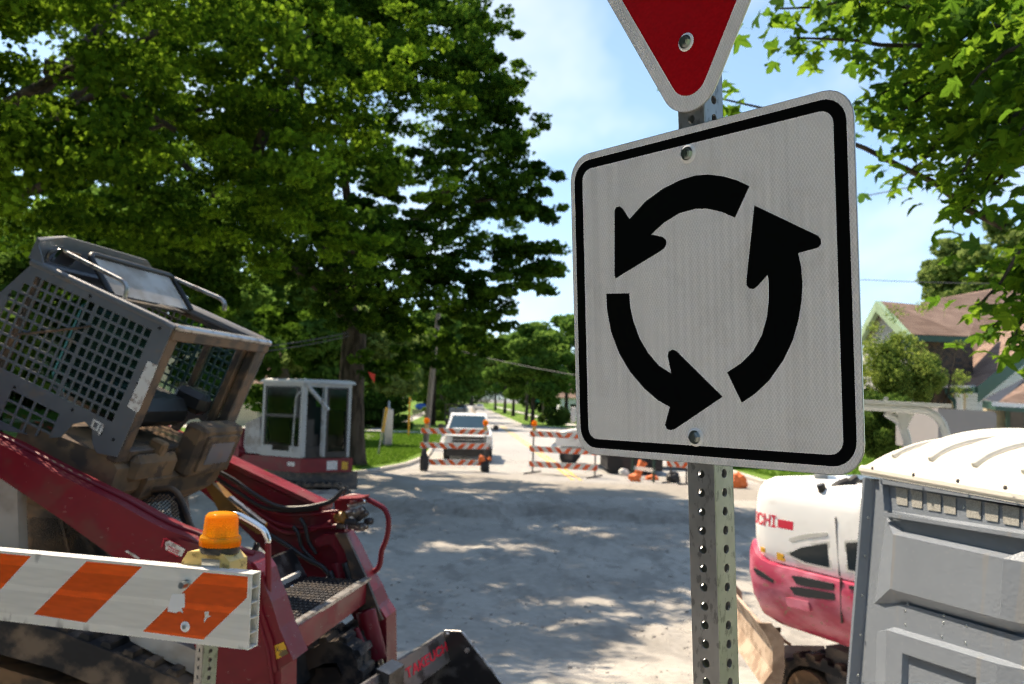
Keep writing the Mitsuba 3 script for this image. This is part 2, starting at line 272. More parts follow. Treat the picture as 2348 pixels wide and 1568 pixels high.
def kerb(pts, sgn):
    P2 = np.array(pts); d = np.gradient(P2, axis=0); d /= np.linalg.norm(d, axis=1, keepdims=True); nrm = np.stack([d[:, 1], -d[:, 0]], 1) * sgn
    prof = [(0, -.2), (0, .11), (.025, .135), (.15, .14), (.15, -.2)]; v = []
    for p, q in zip(P2, nrm):
        for o, z in prof: v.append((*(p - q * (.0 + o)), z))
    k = len(prof); f = []
    for i in range(len(P2) - 1):
        for j in range(k - 1): a = i * k + j; f += [(a, a + 1, a + k + 1), (a, a + k + 1, a + k)]
    return trimesh.Trimesh(v, f, process=False)
def densify(pts, n=6):
    from scipy.interpolate import PchipInterpolator
    p = np.array(pts, float); t = np.r_[0, np.cumsum(np.linalg.norm(np.diff(p, axis=0), axis=1))]; s = np.concatenate([np.linspace(a, b, n, endpoint=False) for a, b in zip(t[:-1], t[1:])] + [[t[-1]]])
    return np.stack([np.interp(s, t, p[:, 0]), np.interp(s, t, p[:, 1])], 1)
struct('kerb', kerb(kerbL, 1), 'concrete'); struct('kerb_across', kerb(kerbR, -1), 'concrete')
def strip(x0, w, y0, y1, z, n=12): ys = np.linspace(y0, y1, n); return flat([(rx(x0, y), y) for y in ys] + [(rx(x0 + w, y), y) for y in ys[::-1]], z - .06, z)
struct('pavement', strip(-6.6, 1.5, 29, 320, .136), 'concrete'); struct('pavement_across', strip(10.6, 1.4, 86, 320, .136), 'concrete')
struct('drive', flat([(-60, 56), (rx(-1.6, 56), 56), (rx(-1.6, 60), 60), (-60, 62)], -.1, .141), 'concrete')
struct('lane_line', cat([strip(3.55, .11, 28, 84, .006), strip(3.80, .11, 28, 84, .006), strip(1.9, .1, 86, 250, .006), strip(2.15, .1, 86, 250, .006)]), 'line_yellow')
struct('near_lawn', grid(np.linspace(2.4, 34, 60), np.linspace(-14, 1.6, 30), lambda x, y: gz(x, y) + .035), 'lawn', True)
def stones(n, xr, yr, s0, s1, seed):
    g = np.random.default_rng(seed); ico = trimesh.creation.icosphere(1, 1.0); iv, jf = ico.vertices, ico.faces; ico0 = trimesh.creation.icosahedron()
    vs, fs = [], []; iv, jf = ico0.vertices, ico0.faces
    y = yr[0] + (yr[1] - yr[0]) * g.random(n) ** 1.3; x = xr[0] + (xr[1] - xr[0]) * g.random(n); keep = meshkit.fbm(np.stack([x * .8, y * .8, x * 0], -1), 3, 4) > .47; x, y = x[keep], y[keep]; n = len(x)
    sz = s0 * (s1 / s0) ** (g.random(n) ** 3); z = gz(x, y)
    d = iv[None] * (1 + .35 * (g.random((n, len(iv), 1)) - .5)) * sz[:, None, None] * V(1, 1, .7)
    v = d + np.stack([x, y, z + sz * .25], -1)[:, None]
    f = jf[None] + (np.arange(n) * len(iv))[:, None, None]
    return trimesh.Trimesh(v.reshape(-1, 3), f.reshape(-1, 3), process=False)
obj('loose_stones', stones(6000, (-5, 7), (5.2, 21.5), .006, .035, 3), 'stone', kind='stuff'); labels['loose_stones'].update(label='scattered loose stones and gravel on the dug road bed', category='stones')
def blades(poly, n, h, seed, z=.13):
    g = np.random.default_rng(seed); pp = Polygon(poly); x0, y0, x1, y1 = pp.bounds; from shapely import contains_xy
    x = x0 + (x1 - x0) * g.random(n * 3); y = y0 + (y1 - y0) * g.random(n * 3) ** 1.4; ok = contains_xy(pp, x, y); x, y = x[ok][:n], y[ok][:n]; n = len(x)
    a = g.random(n) * 6.28; w = .014 + .02 * g.random(n); hh = h * (.5 + g.random(n)); t = g.normal(0, .03, (n, 2))
    v = np.stack([np.stack([x - np.cos(a) * w, y - np.sin(a) * w, x * 0 + z - .01], -1), np.stack([x + np.cos(a) * w, y + np.sin(a) * w, x * 0 + z - .01], -1), np.stack([x + t[:, 0], y + t[:, 1], z + hh], -1)], 1)
    c = mixcol(g, n, (.07, .15, .015), (.15, .25, .03)); return trimesh.Trimesh(v.reshape(-1, 3), np.arange(3 * n).reshape(-1, 3), process=False), np.repeat(c, 3, 0)
def mixcol(g, n, a, b): t = g.random((n, 1)); return V(*a) * (1 - t) + V(*b) * t
m1, c1 = blades([(-14, 26), (-5.5, 26.2), (-3.9, 32), (-3.6, 45), (-4.5, 58), (-14, 58)], 60000, .08, 1)
m2, c2 = blades([(9.6, 25.6), (8.5, 34), (8.4, 50), (22, 50), (24, 21)], 40000, .08, 2)
obj('grass', cat([m1, m2]), 'leaves', color=np.vstack([c1, c2]), kind='stuff'); labels['grass'].update(label='short green mown grass of the verges beside the kerbs', category='grass')
# ---------------------------------------------------------------- trees
def leaf_cloud(centers, sig, n_per, size, seed, ca, cb, up=.15):
    """leaf-sized faces in clumps: six-sided blades (4 triangles), random in tilt, with colour varying clump to clump and leaf to leaf"""
    g = np.random.default_rng(seed); K = len(centers); k = np.repeat(np.arange(K), n_per); n = len(k); c = np.asarray(centers)[k]
    d = g.normal(0, 1, (n, 3)); d /= np.maximum(np.linalg.norm(d, axis=1, keepdims=True), 1e-9); d *= (g.random((n, 1)) ** .45)
    p = c + d * np.asarray(sig)[k]
    nn = g.normal(0, 1, (n, 3)); nn[:, 2] = np.abs(nn[:, 2]) + up; nn /= np.linalg.norm(nn, axis=1, keepdims=True)
    a = np.cross(nn, g.normal(0, 1, (n, 3))); a /= np.linalg.norm(a, axis=1, keepdims=True); b = np.cross(nn, a)
    s = size * (.6 + .8 * g.random((n, 1)))
    v = np.stack([p - a * s * .5, p - a * s * .12 + b * s * .42, p + a * s * .25 + b * s * .3, p + a * s * .55, p + a * s * .25 - b * s * .3, p - a * s * .12 - b * s * .42], 1)
    v[:, [1, 2, 4, 5]] += (nn * s * .10)[:, None]
    f0 = np.array([[0, 5, 1], [1, 5, 4], [1, 4, 2], [2, 4, 3]]); f = f0[None] + (np.arange(n) * 6)[:, None, None]
    kc = (g.random((K, 1))[k] * .55 + g.random((n, 1)) * .45) ** 1.8; col = V(*ca) * (1 - kc) + V(*cb) * kc
    return trimesh.Trimesh(v.reshape(-1, 3), f.reshape(-1, 3), process=False), np.repeat(col, 6, 0)
def clumps(c, r, n, seed, inner=.45, low=-.75, thr=.36, sig=(1.25, 1.25, .8)):
    g = np.random.default_rng(seed); out, sg = [], []
    while len(out) < n:
        d = g.normal(0, 1, 3); d /= np.linalg.norm(d)
        if d[2] < low: continue
        rad = inner + (1 - inner) * g.random() ** .6; p = V(*c) + d * V(*r) * rad * (.86 + .28 * meshkit.fbm(d * 2.2 + seed, 2, 1))
        if meshkit.fbm(p * .33, 2, seed) < thr or (r[0] > 3 and meshkit.fbm(p * V(.30, .30, .12) + 40, 2, seed + 3) < (.42 if seed == 23 else .35)): continue
        out.append(p); k = .7 + .6 * g.random(); sg.append(np.array(sig) * k)
    return np.array(out), np.array(sg)
def limb_path(a, b, sag, seed, n=7):
    g = np.random.default_rng(seed); t = np.linspace(0, 1, n)[:, None]; L = np.linalg.norm(np.subtract(b, a))
    return V(*a) * (1 - t) + V(*b) * t + np.sin(t * np.pi) * V(0, 0, sag) + np.cumsum(g.normal(0, .018 * L, (n, 3)), 0) * np.minimum(t * 4, 1)
def shade_tree(key_, label, base, h_fork, r0, c, r, n_cl, per, leaf, seed, ca=(.035, .085, .012), cb=(.085, .165, .025), limbs=7, group=None, thr=.36, low=-.75, sig=(1.25, 1.25, .8), extra=None):
    k = thing(key_, label, 'tree', group); g = np.random.default_rng(seed + 50); base = V(*base); top = base + V(0, 0, h_fork)
    path = np.array([base + V(0, 0, -.2), base + V(0, 0, .25), base + V(.02, 0, 1.0), (base + top) / 2 + V(*g.normal(0, .05, 2), 0), top, V(*c) * .5 + top * .5, V(*c) + V(0, 0, r[2] * .5)])
    obj('trunk', tube(path, r0 * V(1.6, 1.25, 1.02, .95, .9, .5, .12), 14), 'bark', k, True)
    cs, sg = clumps(c, r, n_cl, seed, thr=thr, low=low, sig=sig)
    if extra is not None: cs = np.vstack([cs, extra]); sg = np.vstack([sg, np.tile(np.array(sig) * .75, (len(extra), 1))])
    idx = g.permutation(len(cs))
    for i in range(limbs):
        e = cs[idx[i]]; s = top + (V(*c) - top) * (.05 + .5 * g.random()); obj('limb', tube(limb_path(s, e, .25, seed + i), np.linspace(r0 * .42, .03, 7), 8), 'bark', k, True)
    g2 = np.random.default_rng(seed + 9); S_ = 9; c2 = np.repeat(cs, S_, 0); d2 = g2.normal(0, 1, (len(c2), 3)); d2 /= np.linalg.norm(d2, axis=1, keepdims=True); s2 = np.repeat(sg, S_, 0)
    c2 = c2 + d2 * s2 * (.35 + .85 * g2.random((len(c2), 1))); c2[:, 2] -= .1; q2 = s2 * (.22 + .26 * g2.random((len(c2), 1))) * V(1.15, 1.15, .8)
    m, col = leaf_cloud(c2, q2, per // S_, leaf, seed, ca, cb); obj('crown', m, 'leaves', k, color=col); return k
ex = np.array([at(u, v, Z) for u, v, Z in ((1225, 570, 26), (1190, 470, 26), (1195, 400, 27), (1165, 330, 27), (1145, 250, 27), (1195, 300, 28), (1120, 190, 27), (1085, 120, 27), (1060, 50, 26), (1150, 640, 25), (1130, 700, 26), (1100, 760, 26), (1060, 790, 27), (1200, 600, 26), (1150, 560, 26), (1000, 800, 27), (930, 830, 28), (870, 840, 28), (1040, 700, 26), (1110, 420, 26), (1180, 450, 26), (1130, 300, 26), (900, 560, 25), (960, 640, 25), (1020, 560, 25), (880, 660, 24), (820, 620, 24), (1060, 640, 25), (760, 660, 24), (940, 740, 25), (700, 620, 24), (1000, 460, 25), (860, 740, 25), (1030, 360, 25), (780, 720, 24), (1235, 480, 26), (1262, 590, 26), (1225, 410, 26), (1235, 640, 25.5), (880, 440, 25), (820, 480, 24), (930, 500, 25), (960, 540, 25), (870, 540, 24), (800, 400, 25), (1000, 620, 25), (1080, 500, 26), (1120, 660, 26), (760, 540, 24), (900, 380, 25))])
shade_tree('maple_tree', 'huge dark shade tree with thick trunk standing on the corner verge behind the excavator', (-5.4, 29.6, .1), 4.6, .46, (-7.3, 26.0, 10.6), (7.7, 6.6, 8.0), 175, 720, .14, 11, (.015, .046, .007), (.17, .30, .028), limbs=9, extra=ex, low=-.8, thr=.42, sig=(1.1, 1.1, .7))
ex2 = np.array([at(u, v, Z) for u, v, Z in ((820, 60, 16), (900, 180, 17), (960, 60, 18), (1010, 200, 19), (760, 250, 16), (860, 320, 17), (690, 380, 16), (640, 120, 15), (560, 460, 15), (740, 480, 17), (600, 560, 16), (930, 420, 18), (820, 560, 18), (440, 520, 15), (300, 480, 14))])
shade_tree('maple_tree', 'large leafy tree overhanging the loader from the left edge, its limb crossing the crown', (-13.0, 16.5, 0), 4.0, .36, (-9.4, 15.2, 8.8), (6.6, 5.0, 5.6), 118, 880, .095, 23, (.022, .060, .006), (.30, .48, .03), limbs=8, low=-.7, thr=.47, sig=(1.05, 1.05, .65), extra=ex2)
labels['maple_tree_001']['label'] = 'large leafy tree overhanging the loader from the left edge of the view'
for q, (a, b) in enumerate((((40, 260, 15), (430, -60, 15)), ((560, 420, 15.5), (720, 60, 15.5)), ((100, 150, 14), (420, 300, 15)))):
    obj('limb', tube(limb_path(at(*a), at(*b), .2, 70 + q), np.linspace(.13, .05, 7), 8), 'bark', 'maple_tree_001', True)
# street trees: two crowns and a trunk, set out along both sides
def proto(seed, ca, cb, n_cl=46, per=330, leaf=.085):
    cs, sg = clumps((0, 0, 0), (1, 1, 1.05), n_cl, seed, sig=(.24, .24, .17), thr=.33); m, col = leaf_cloud(cs, sg, per, leaf, seed, ca, cb); return mikit.ply(m, 'leaves', color=col)
PC = [proto(31, (.07, .14, .025), (.19, .30, .055)), proto(37, (.08, .16, .03), (.22, .33, .06)), proto(41, (.13, .19, .05), (.24, .30, .09))]  # leaf greens lightened to stand in for distance haze
PT = mikit.ply(tube(V((0, 0, -.3), (0, 0, .3), (.01, .01, 1), (0, .02, 2.4), (.05, .03, 4)), V(.30, .22, .18, .16, .06), 9), 'bark', smooth=True)
SP = [(-2.6, 76, 4.6, 5.4, 0, 'dark tree beside the wooden pole on the left of the street'), (-3.4, 98, 5.2, 6.0, 1, 'tree second along the left of the street, past the pickup'), (-3.2, 124, 5.6, 6.3, 0, 'tree third along the left of the street'), (-3.4, 156, 6, 6.8, 2, 'tall tree far along the left of the street'), (-2.5, 215, 7, 8, 1, 'far tree closing the left side of the street'),
      (6.9, 86, 4.4, 5.3, 0, 'bushy tree on the right verge near the small street sign'), (7.6, 104, 4.6, 5.2, 1, 'bright green tree second along the right verge'), (7.4, 128, 5.0, 6.4, 1, 'tree third along the right verge of the street'), (7.6, 158, 5.5, 9.0, 2, 'tall olive tree rising above the right row'), (7.4, 200, 6, 8, 0, 'far tree in the right row of the street'), (3.0, 330, 13, 15, 2, 'pale tree closing the street in the distance'),
      (15, 92, 5.5, 6.5, 1, 'green tree behind the right verge close to the sign edge'), (14, 118, 6, 8.2, 0, 'dark tree in the second row on the right'), (18, 72, 5.2, 6, 0, 'tree on the right verge hidden mostly behind the white sign'),
      (-10, 46, 4.6, 5.0, 0, 'dark tree behind the corner trunk'), (-15, 41, 5.2, 5.6, 1, 'sunlit tree behind the excavator cab roof'), (-20, 50, 6.2, 6.6, 1, 'leafy tree far left behind the loader cab'), (-26, 44, 6.6, 6.8, 0, 'dark tree at far left beyond the loader'), (-8, 64, 5, 5.6, 2, 'tree in the yard left of the wooden pole'), (-13, 74, 6, 6.4, 0, 'dark tree deep in the left yards'), (-22, 36, 4.6, 5.4, 0, 'tree left behind the loader cab'), (-33, 38, 6.6, 6.4, 1, 'tree at the far left edge'), (-11.5, 35, 3.6, 4.6, 0, 'small dark tree between the corner trunk and the hedge'), (-17, 30, 4.4, 5.0, 0, 'low tree right behind the excavator hood'),
      (26.2, 47, 3.7, 9.6, 2, 'olive green tree rising behind the brown house roof'), (34, 54, 4.6, 8, 1, 'tree behind the right end of the house')]
for i, (x0, y, rr, zc, kind, lab) in enumerate(SP):
    k = thing('street_tree', lab, 'tree', None); x = rx(x0, y) if abs(x0) < 22 else x0; g = np.random.default_rng(200 + i); a = g.random() * 6.28
    ca, sa = math.cos(a), math.sin(a); put('crown', PC[kind], k, np.array([[rr * ca, -rr * sa, 0, x], [rr * sa, rr * ca, 0, y], [0, 0, rr * .92, zc + .4], [0, 0, 0, 1]]))
    s = zc / 3.6; put('trunk', PT, k, np.array([[1.2 * rr / 5, 0, 0, x], [0, 1.2 * rr / 5, 0, y], [0, 0, s, .1], [0, 0, 0, 1]]))
# shrubs and far wood
def shrub(lab, c, r, n_cl, per, leaf, seed, ca, cb, stems=5, name='shrub'):
    k = thing(name, lab, 'shrub'); cs, sg = clumps(c, r, n_cl, seed, low=-.9, inner=.3, sig=tuple(V(*r) * .3), thr=.3); m, col = leaf_cloud(cs, sg, per, leaf, seed, ca, cb); obj('foliage', m, 'leaves', k, color=col)
    g = np.random.default_rng(seed)
    for i in range(stems):
        e = cs[g.integers(len(cs))]; obj('stem', tube(limb_path((c[0] + g.normal(0, .15), c[1] + g.normal(0, .15), .0), e, .1, seed + i, 5), np.linspace(.05, .012, 5), 6), 'bark', k, True)
hs = at(2065, 870, 20.5)
shrub('tall feathery green shrub in front of the house left corner', tuple(hs), (.85, .85, 1.0), 60, 330, .06, 51, (.13, .20, .04), (.36, .44, .10), 6)
k_ = 'shrub'; g = np.random.default_rng(77); tw_ = tuple(hs)
c2 = np.array([hs + V(*g.normal(0, 1, 3)) * V(.75, .5, .55) + V(.1, 0, .25) for _ in range(46)]); m, col = leaf_cloud(c2, np.tile(V(.20, .20, .16), (46, 1)) * (.6 + .9 * g.random((46, 1))), 130, .05, 78, (.13, .20, .04), (.38, .46, .10)); obj('twig_leaves', m, 'leaves', k_, color=col)
shrub('lower part of dark bush below the canopy bar beside the house', tuple(at(2040, 985, 19.5)), (.85, .8, .8), 40, 380, .06, 52, (.06, .12, .025), (.18, .27, .05), 5)
shrub('low dark hedge on the left lawn behind the grey posts', tuple(on_ground(850, 985) + V(0, 0, .9)), (3.0, 1.6, 1.1), 40, 260, .16, 53, (.03, .07, .012), (.08, .15, .03), 3)
shrub('pale shrub beside the pickup on the left verge', tuple(on_ground(1030, 968) + V(-1, 0, .9)), (1.8, 1.6, 1.2), 30, 220, .16, 54, (.07, .13, .02), (.15, .22, .04), 3)
shrub('light green bush on the right verge beside the second barricade light', tuple(on_ground(1275, 980) + V(0, 3, .8)), (1.6, 1.4, 1.3), 30, 220, .16, 55, (.09, .15, .03), (.18, .25, .06), 3)
far = []
g = np.random.default_rng(9)
for x in np.linspace(-95, 95, 42):
    if -16 < x < 4: continue
    far.append((x + g.normal(0, 2), 118 + abs(x) * -.35 + g.normal(0, 6) + (60 if abs(x) < 26 else 0), 2.5 + 3 * g.random()))
for a in list(np.linspace(-75, 15, 14)) + list(np.linspace(138, 205, 13)):  # unseen trees added around the camera to cut sky fill and darken reflections
    t = math.radians(a); rr_ = 15 + g.normal(0, 1.5)
    for z in (3.0, 7.5, 11): far.append((rr_ * math.cos(t) + 2, rr_ * math.sin(t) - 8, z + g.normal(0, .8)))
for x in np.linspace(-75, 50, 26): far.append((x, 430 + g.normal(0, 12), 5 + 6 * g.random())); far.append((x + 2, 440 + g.normal(0, 12), 12 + 3 * g.random()))
far = np.array(far); fs = np.tile(V(5, 4.5, 4.2), (len(far), 1)); fs[far[:, 1] > 350] *= 1.5; fs[far[:, 1] < 20] *= .7; m, col = leaf_cloud(far, fs, 1500, .75, 77, (.035, .075, .015), (.09, .15, .03)); obj('far_and_added_wood', m, 'leaves', color=col, kind='stuff'); labels['far_and_added_wood'].update(label='dense green wood behind the yards, with unseen trees added beside and behind the camera', category='trees')
# ---------------------------------------------------------------- near maple on the right: single leaves
def maple_leaf(seed):
    g = np.random.default_rng(seed); tips = []; spec = [(-150, .30), (-118, .46), (-100, .34), (-72, .78), (-52, .62), (-36, .40), (-18, .72), (0, 1.0), (18, .72), (36, .40), (52, .62), (72, .78), (100, .34), (118, .46), (150, .30)]
    for a, r in spec:
        r *= 1 + g.normal(0, .05); t = math.radians(a + g.normal(0, 2)); tips.append((r * math.cos(t) * .55 + .28, r * math.sin(t) * .62))
    v = [(.22, 0, 0)] + [(x, y, (-(.5 + .5 * g.random()) * y * y - .25 * (x - .3) ** 2) + .035 * g.normal()) for x, y in tips]; n = len(tips)
    f = [(0, i + 1, i + 2) for i in range(n - 1)] + [(0, n, 1)]; s = .006
    v += [(-.35, 0, -.10), (-.35, .012, -.10), (.1, .008, 0), (.1, -.004, 0)]; b = n + 1; f += [(b, b + 1, b + 2), (b, b + 2, b + 3)]
    return trimesh.Trimesh(v, f, process=False)
LV = [maple_leaf(s) for s in range(5)]
LP_ = [mikit.ply(LV[i], b) for i, b in ((0, 'leaf_green'), (1, 'leaf_lime'), (2, 'leaf_green'), (3, 'leaf_dark'), (4, 'leaf_lime'))]
mt = thing('near_maple', 'near maple whose broad bright leaves hang in from the upper right corner', 'tree')
obj('trunk', tube(V((4.35, 5.3, 0), (4.3, 5.3, .5), (4.2, 5.2, 2.2), (3.9, 5.1, 3.8), (3.7, 5.3, 5.2), (3.6, 5.6, 8)), V(.42, .30, .26, .24, .2, .1), 14), 'bark', mt, True)
obj('limb', tube(limb_path(at(2470, 110, 5.3), at(2180, -190, 5.6), .1, 3), np.linspace(.17, .10, 7), 10), 'bark', mt, True)
BR = [((2440, 120, 5.2), (1760, 20, 4.9), 80), ((2440, 140, 5.1), (1850, 75, 4.8), 60), ((2440, 150, 5.1), (1990, 190, 4.7), 90), ((2460, 170, 4.9), (2000, 330, 4.9), 95), ((2460, 190, 4.7), (2080, 400, 4.6), 100), ((2450, 200, 4.6), (2170, 450, 4.4), 95), ((2480, 210, 4.5), (2280, 420, 4.5), 80), ((2450, 60, 5.0), (2050, -20, 5.0), 90), ((2460, 90, 4.6), (2150, 90, 4.5), 110), ((2480, 110, 4.4), (2240, 200, 4.3), 110), ((2520, 330, 4.5), (2190, 510, 4.5), 16),
      ((2560, 430, 4.2), (2300, 640, 4.3), 55), ((2560, 470, 4.2), (2235, 720, 4.2), 60), ((2580, 520, 4.3), (2290, 800, 4.3), 55), ((2500, 150, 4.2), (2330, 330, 4.2), 90), ((2440, 20, 5.4), (1930, -60, 5.3), 70), ((2420, 100, 5.4), (2080, 230, 5.3), 90), ((2460, 120, 5.3), (2200, 300, 5.2), 90), ((2100, -120, 4.7), (2120, 60, 4.6), 60), ((1900, -130, 5), (1960, 60, 4.9), 50), ((2600, 600, 4.0), (2350, 690, 4.1), 40),
      ((2300, 520, 5.4), (1722, 232, 5.2), 30), ((2500, 60, 6.2), (1900, 40, 5.8), 120), ((2500, 100, 6.0), (2050, 160, 5.8), 130), ((2500, 160, 5.8), (2060, 300, 5.6), 130), ((2500, 200, 5.6), (2160, 380, 5.5), 120), ((2520, 120, 5.2), (2300, 260, 5.0), 130), ((2480, 30, 5.8), (2150, -20, 5.6), 110), ((2580, 560, 4.4), (2270, 760, 4.4), 50), ((2600, 640, 4.3), (2320, 760, 4.2), 45)]
g = np.random.default_rng(13); mats = []
for i, (a, b, n) in enumerate(BR):
    A, B = at(*a), at(*b); pth = limb_path(A, B, .10, 300 + i, 9); obj('branch', tube(pth, np.linspace(.024, .005, 9), 6), 'bark', mt, True)
    tt = .30 + .72 * g.random(n) ** .75 if b[0] != 1722 else .90 + .14 * g.random(n)
    for t in tt:
        j = min(int(t * 8), 7); p = pth[j] + (pth[min(j + 1, 8)] - pth[j]) * (t * 8 - j); p = p + g.normal(0, 1, 3) * V(.15, .15, .11) * (1.15 - .5 * min(t, 1)) + V(0, 0, -.03)
        s = .145 * (.6 + .6 * g.random()); nz = g.normal(0, .42, 3) + V(-.12, .25, .8); nz /= np.linalg.norm(nz); x = np.cross(nz, g.normal(0, 1, 3)) + V(-.3, -.2, -.75); x -= nz * x.dot(nz); x /= np.linalg.norm(x)
        mats.append((p[1], frame(p, x * s, np.cross(nz, x) * s, nz * s), int(g.integers(5))))
def in_view(p): d = p - O; z = d @ F; return z > 0 and abs(FPX * (d @ R) / z) < 1200 and abs(FPX * (d @ U) / z) < 810
mats.sort(key=lambda q: (not in_view(q[1][:3, 3]), -np.linalg.norm(q[1][:3, 0]) / q[0])); rest = []
for q, (_, M, kd) in enumerate(mats):
    if q < 300: put('leaf', LP_[kd], mt, M)
    else: rest.append((M, kd))
vs, fs, cs_, off = [], [], [], 0; CL = [(.09, .19, .016), (.16, .28, .02), (.10, .20, .016), (.05, .11, .018), (.15, .26, .02)]
for M, kd in rest:
    L = LV[kd]; vs.append(L.vertices @ M[:3, :3].T + M[:3, 3]); fs.append(L.faces + off); off += len(L.vertices); cs_.append(np.tile(V(*CL[kd]) * (.75 + .5 * g.random()), (len(L.vertices), 1)))
obj('foliage', trimesh.Trimesh(np.vstack(vs), np.vstack(fs), process=False), 'leaves_near', mt, color=np.vstack(cs_), kind='stuff')

# ---------------------------------------------------------------- the two signs and their post
def sloc(u, v): p = on_plane(u, v, SC, SN) - SC; return (p @ SX, p @ SY)
def splate(poly, d0, d1): return prism(poly, SC, SX, SY, d0, d1)
def sbolt(parent, x, y, dz=0.0, rot=.3):
    c = SC + SX * x + SY * y; X2, Y2 = SX * math.cos(rot) + SY * math.sin(rot), SY * math.cos(rot) - SX * math.sin(rot)
    b = key(parent + '__bolt'); hexa = Polygon([(.0073 * math.cos(i * math.pi / 3), .0073 * math.sin(i * math.pi / 3)) for i in range(6)])
    h = prism(hexa, c, X2, Y2, .0025, .0080); cap = prism(hexa.buffer(-.0012), c, X2, Y2, .0080, .0088); ring = prism(Point(0, 0).buffer(.0092), c, X2, Y2, .0022, .0034)
    marks = cat([prism(affinity.rotate(sbox(.0018, -.0004, .0046, .0004), i * 60, origin=(0, 0)), c, X2, Y2, .0088, .0092) for i in range(6)])
    obj('bolt', cat([h, cap, ring, marks]), 'zinc', parent)
    w = lathe([(.004, 0), (.0125, 0), (.0130, .0006), (.0118, .0018), (.0085, .0026), (.004, .0026)], 28); obj('washer', mv(w, frame(c, SX, SY, SN)), 'washer_nylon', b, 40)
S7 = lambda pts: [sloc(1260.7 + x * .402, 458.5 + y * .402) for x, y in pts]
rs = thing('roundabout_sign', 'white square sign with three black arrows circling, bolted to the perforated post', 'sign')
obj('panel', splate(rrect(.4585, .4585, .038), -.0022, 0), 'aluminium', rs)
obj('sheeting', splate(rrect(.4570, .4570, .0375), 0, .0004), 'sheet_white', rs)
obj('border', splate(rrect(.4405, .4375, .031).difference(rrect(.4085, .4110, .018)), .0004, .0008), 'film_black', rs)
A1 = S7([(370, 430), (370, 60), (380, 41), (398, 37), (414, 48), (455, 110)]) + [sloc(u, v) for u, v in ((1480, 462), (1520, 433), (1560, 413), (1595, 402.5), (1625, 400.5), (1660, 405), (1690, 414), (1718, 427), (1685, 499), (1654.7, 485.8), (1622.5, 478.6), (1594.4, 478.6), (1558, 488.6), (1522, 510.8))] + S7([(578, 197), (643, 211), (660, 226), (666, 245), (656, 270), (640, 286), (376, 447)])
A2 = S7([(1167, 32), (1530, 205), (1545, 225), (1546, 252), (1530, 272), (1415, 303), (1432, 380), (1440, 470), (1435, 570), (1418, 680), (1385, 800), (1330, 915), (1250, 1030), (1170, 1105), (1095, 1155), (1012, 982), (1090, 932), (1160, 862), (1210, 770), (1240, 665), (1250, 560), (1250, 470), (1243, 425), (1180, 495), (1160, 508), (1138, 504), (1122, 485), (1122, 460)])
A3 = S7([(323, 535), (452, 532), (458, 610), (477, 695), (512, 790), (560, 872), (622, 945), (693, 990), (673, 885), (680, 863), (700, 853), (722, 862), (985, 1122), (715, 1305), (690, 1312), (668, 1305), (658, 1280), (685, 1180), (615, 1140), (540, 1075), (460, 982), (395, 872), (350, 750), (328, 630)])
for A, lab in ((A1, 'black arrow curving over the top to the left'), (A2, 'black arrow curving up on the right'), (A3, 'black arrow curving along the bottom to the right')):
    obj('arrow', splate(Polygon(A).buffer(0), .0004, .0009), 'film_black', rs, label=lab)
sbolt(rs, -.006, .1922); sbolt(rs, -.006, -.1937, rot=.1)
ys = thing('yield_sign', 'red triangular sign with white edge, point down, at the top of the post', 'sign')
def tri(apex, top): h = (top - apex) / math.sqrt(3); return Polygon([(-.001, apex), (-.001 + h, top), (-.001 - h, top)])
def rtri(off, r): a = tri(.2006 + 2 * off, .8605 - off); return a.buffer(-r, 8).buffer(r, 12)
obj('panel', splate(rtri(0, .049), -.0022, 0), 'aluminium', ys); obj('sheeting', splate(rtri(.0006, .0484), 0, .0004), 'sheet_white', ys)
obj('red_face', splate(rtri(.0205, .030).difference(rtri(.145, .006)), .0004, .0008), 'film_red', ys); sbolt(ys, -.0041, .3455, rot=.2); sbolt(ys, -.0041, .80)
sp = thing('sign_post', 'square galvanised steel post full of holes carrying the two signs', 'post')
W = .0445; px0 = -.0243; yb, yt = -2.42, .93; hy = sloc(1602.5, 1086.6)[1]
def face(lo, hi, hx): # strip with a column of holes, in (across, along)
    p = sbox(lo, yb, hi, yt); n0 = int((yb - hy) / .0254) + 1
    holes = [Point(hx, hy + .0254 * i).buffer(.0061, 5) for i in range(n0, int((yt - hy) / .0254))]
    from shapely import union_all
    return p.difference(union_all(holes))
fp = SC + SX * px0 - SN * .0030
obj('front_face', prism(face(.0015, W - .0015, W / 2), fp, SX, SY, -.0028, 0), 'galvanised', sp); obj('side_face', prism(face(.0015, W - .0015, W / 2), fp + SX * W, -SN, SY, -.0028, 0), 'galvanised', sp)
obj('rear_face', prism(face(.0015, W - .0015, W / 2), fp - SN * W, SX, SY, 0, .0028), 'galvanised', sp); obj('side_face', prism(face(.0015, W - .0015, W / 2), fp, -SN, SY, 0, .0028), 'galvanised', sp)
obj('edge', cat([tube([fp + SX * a - SN * b + SY * yb, fp + SX * a - SN * b + SY * yt], .0021, 8) for a, b in ((.002, .002), (W - .002, .002), (.002, W - .002), (W - .002, W - .002))]), 'galvanised', sp, True)
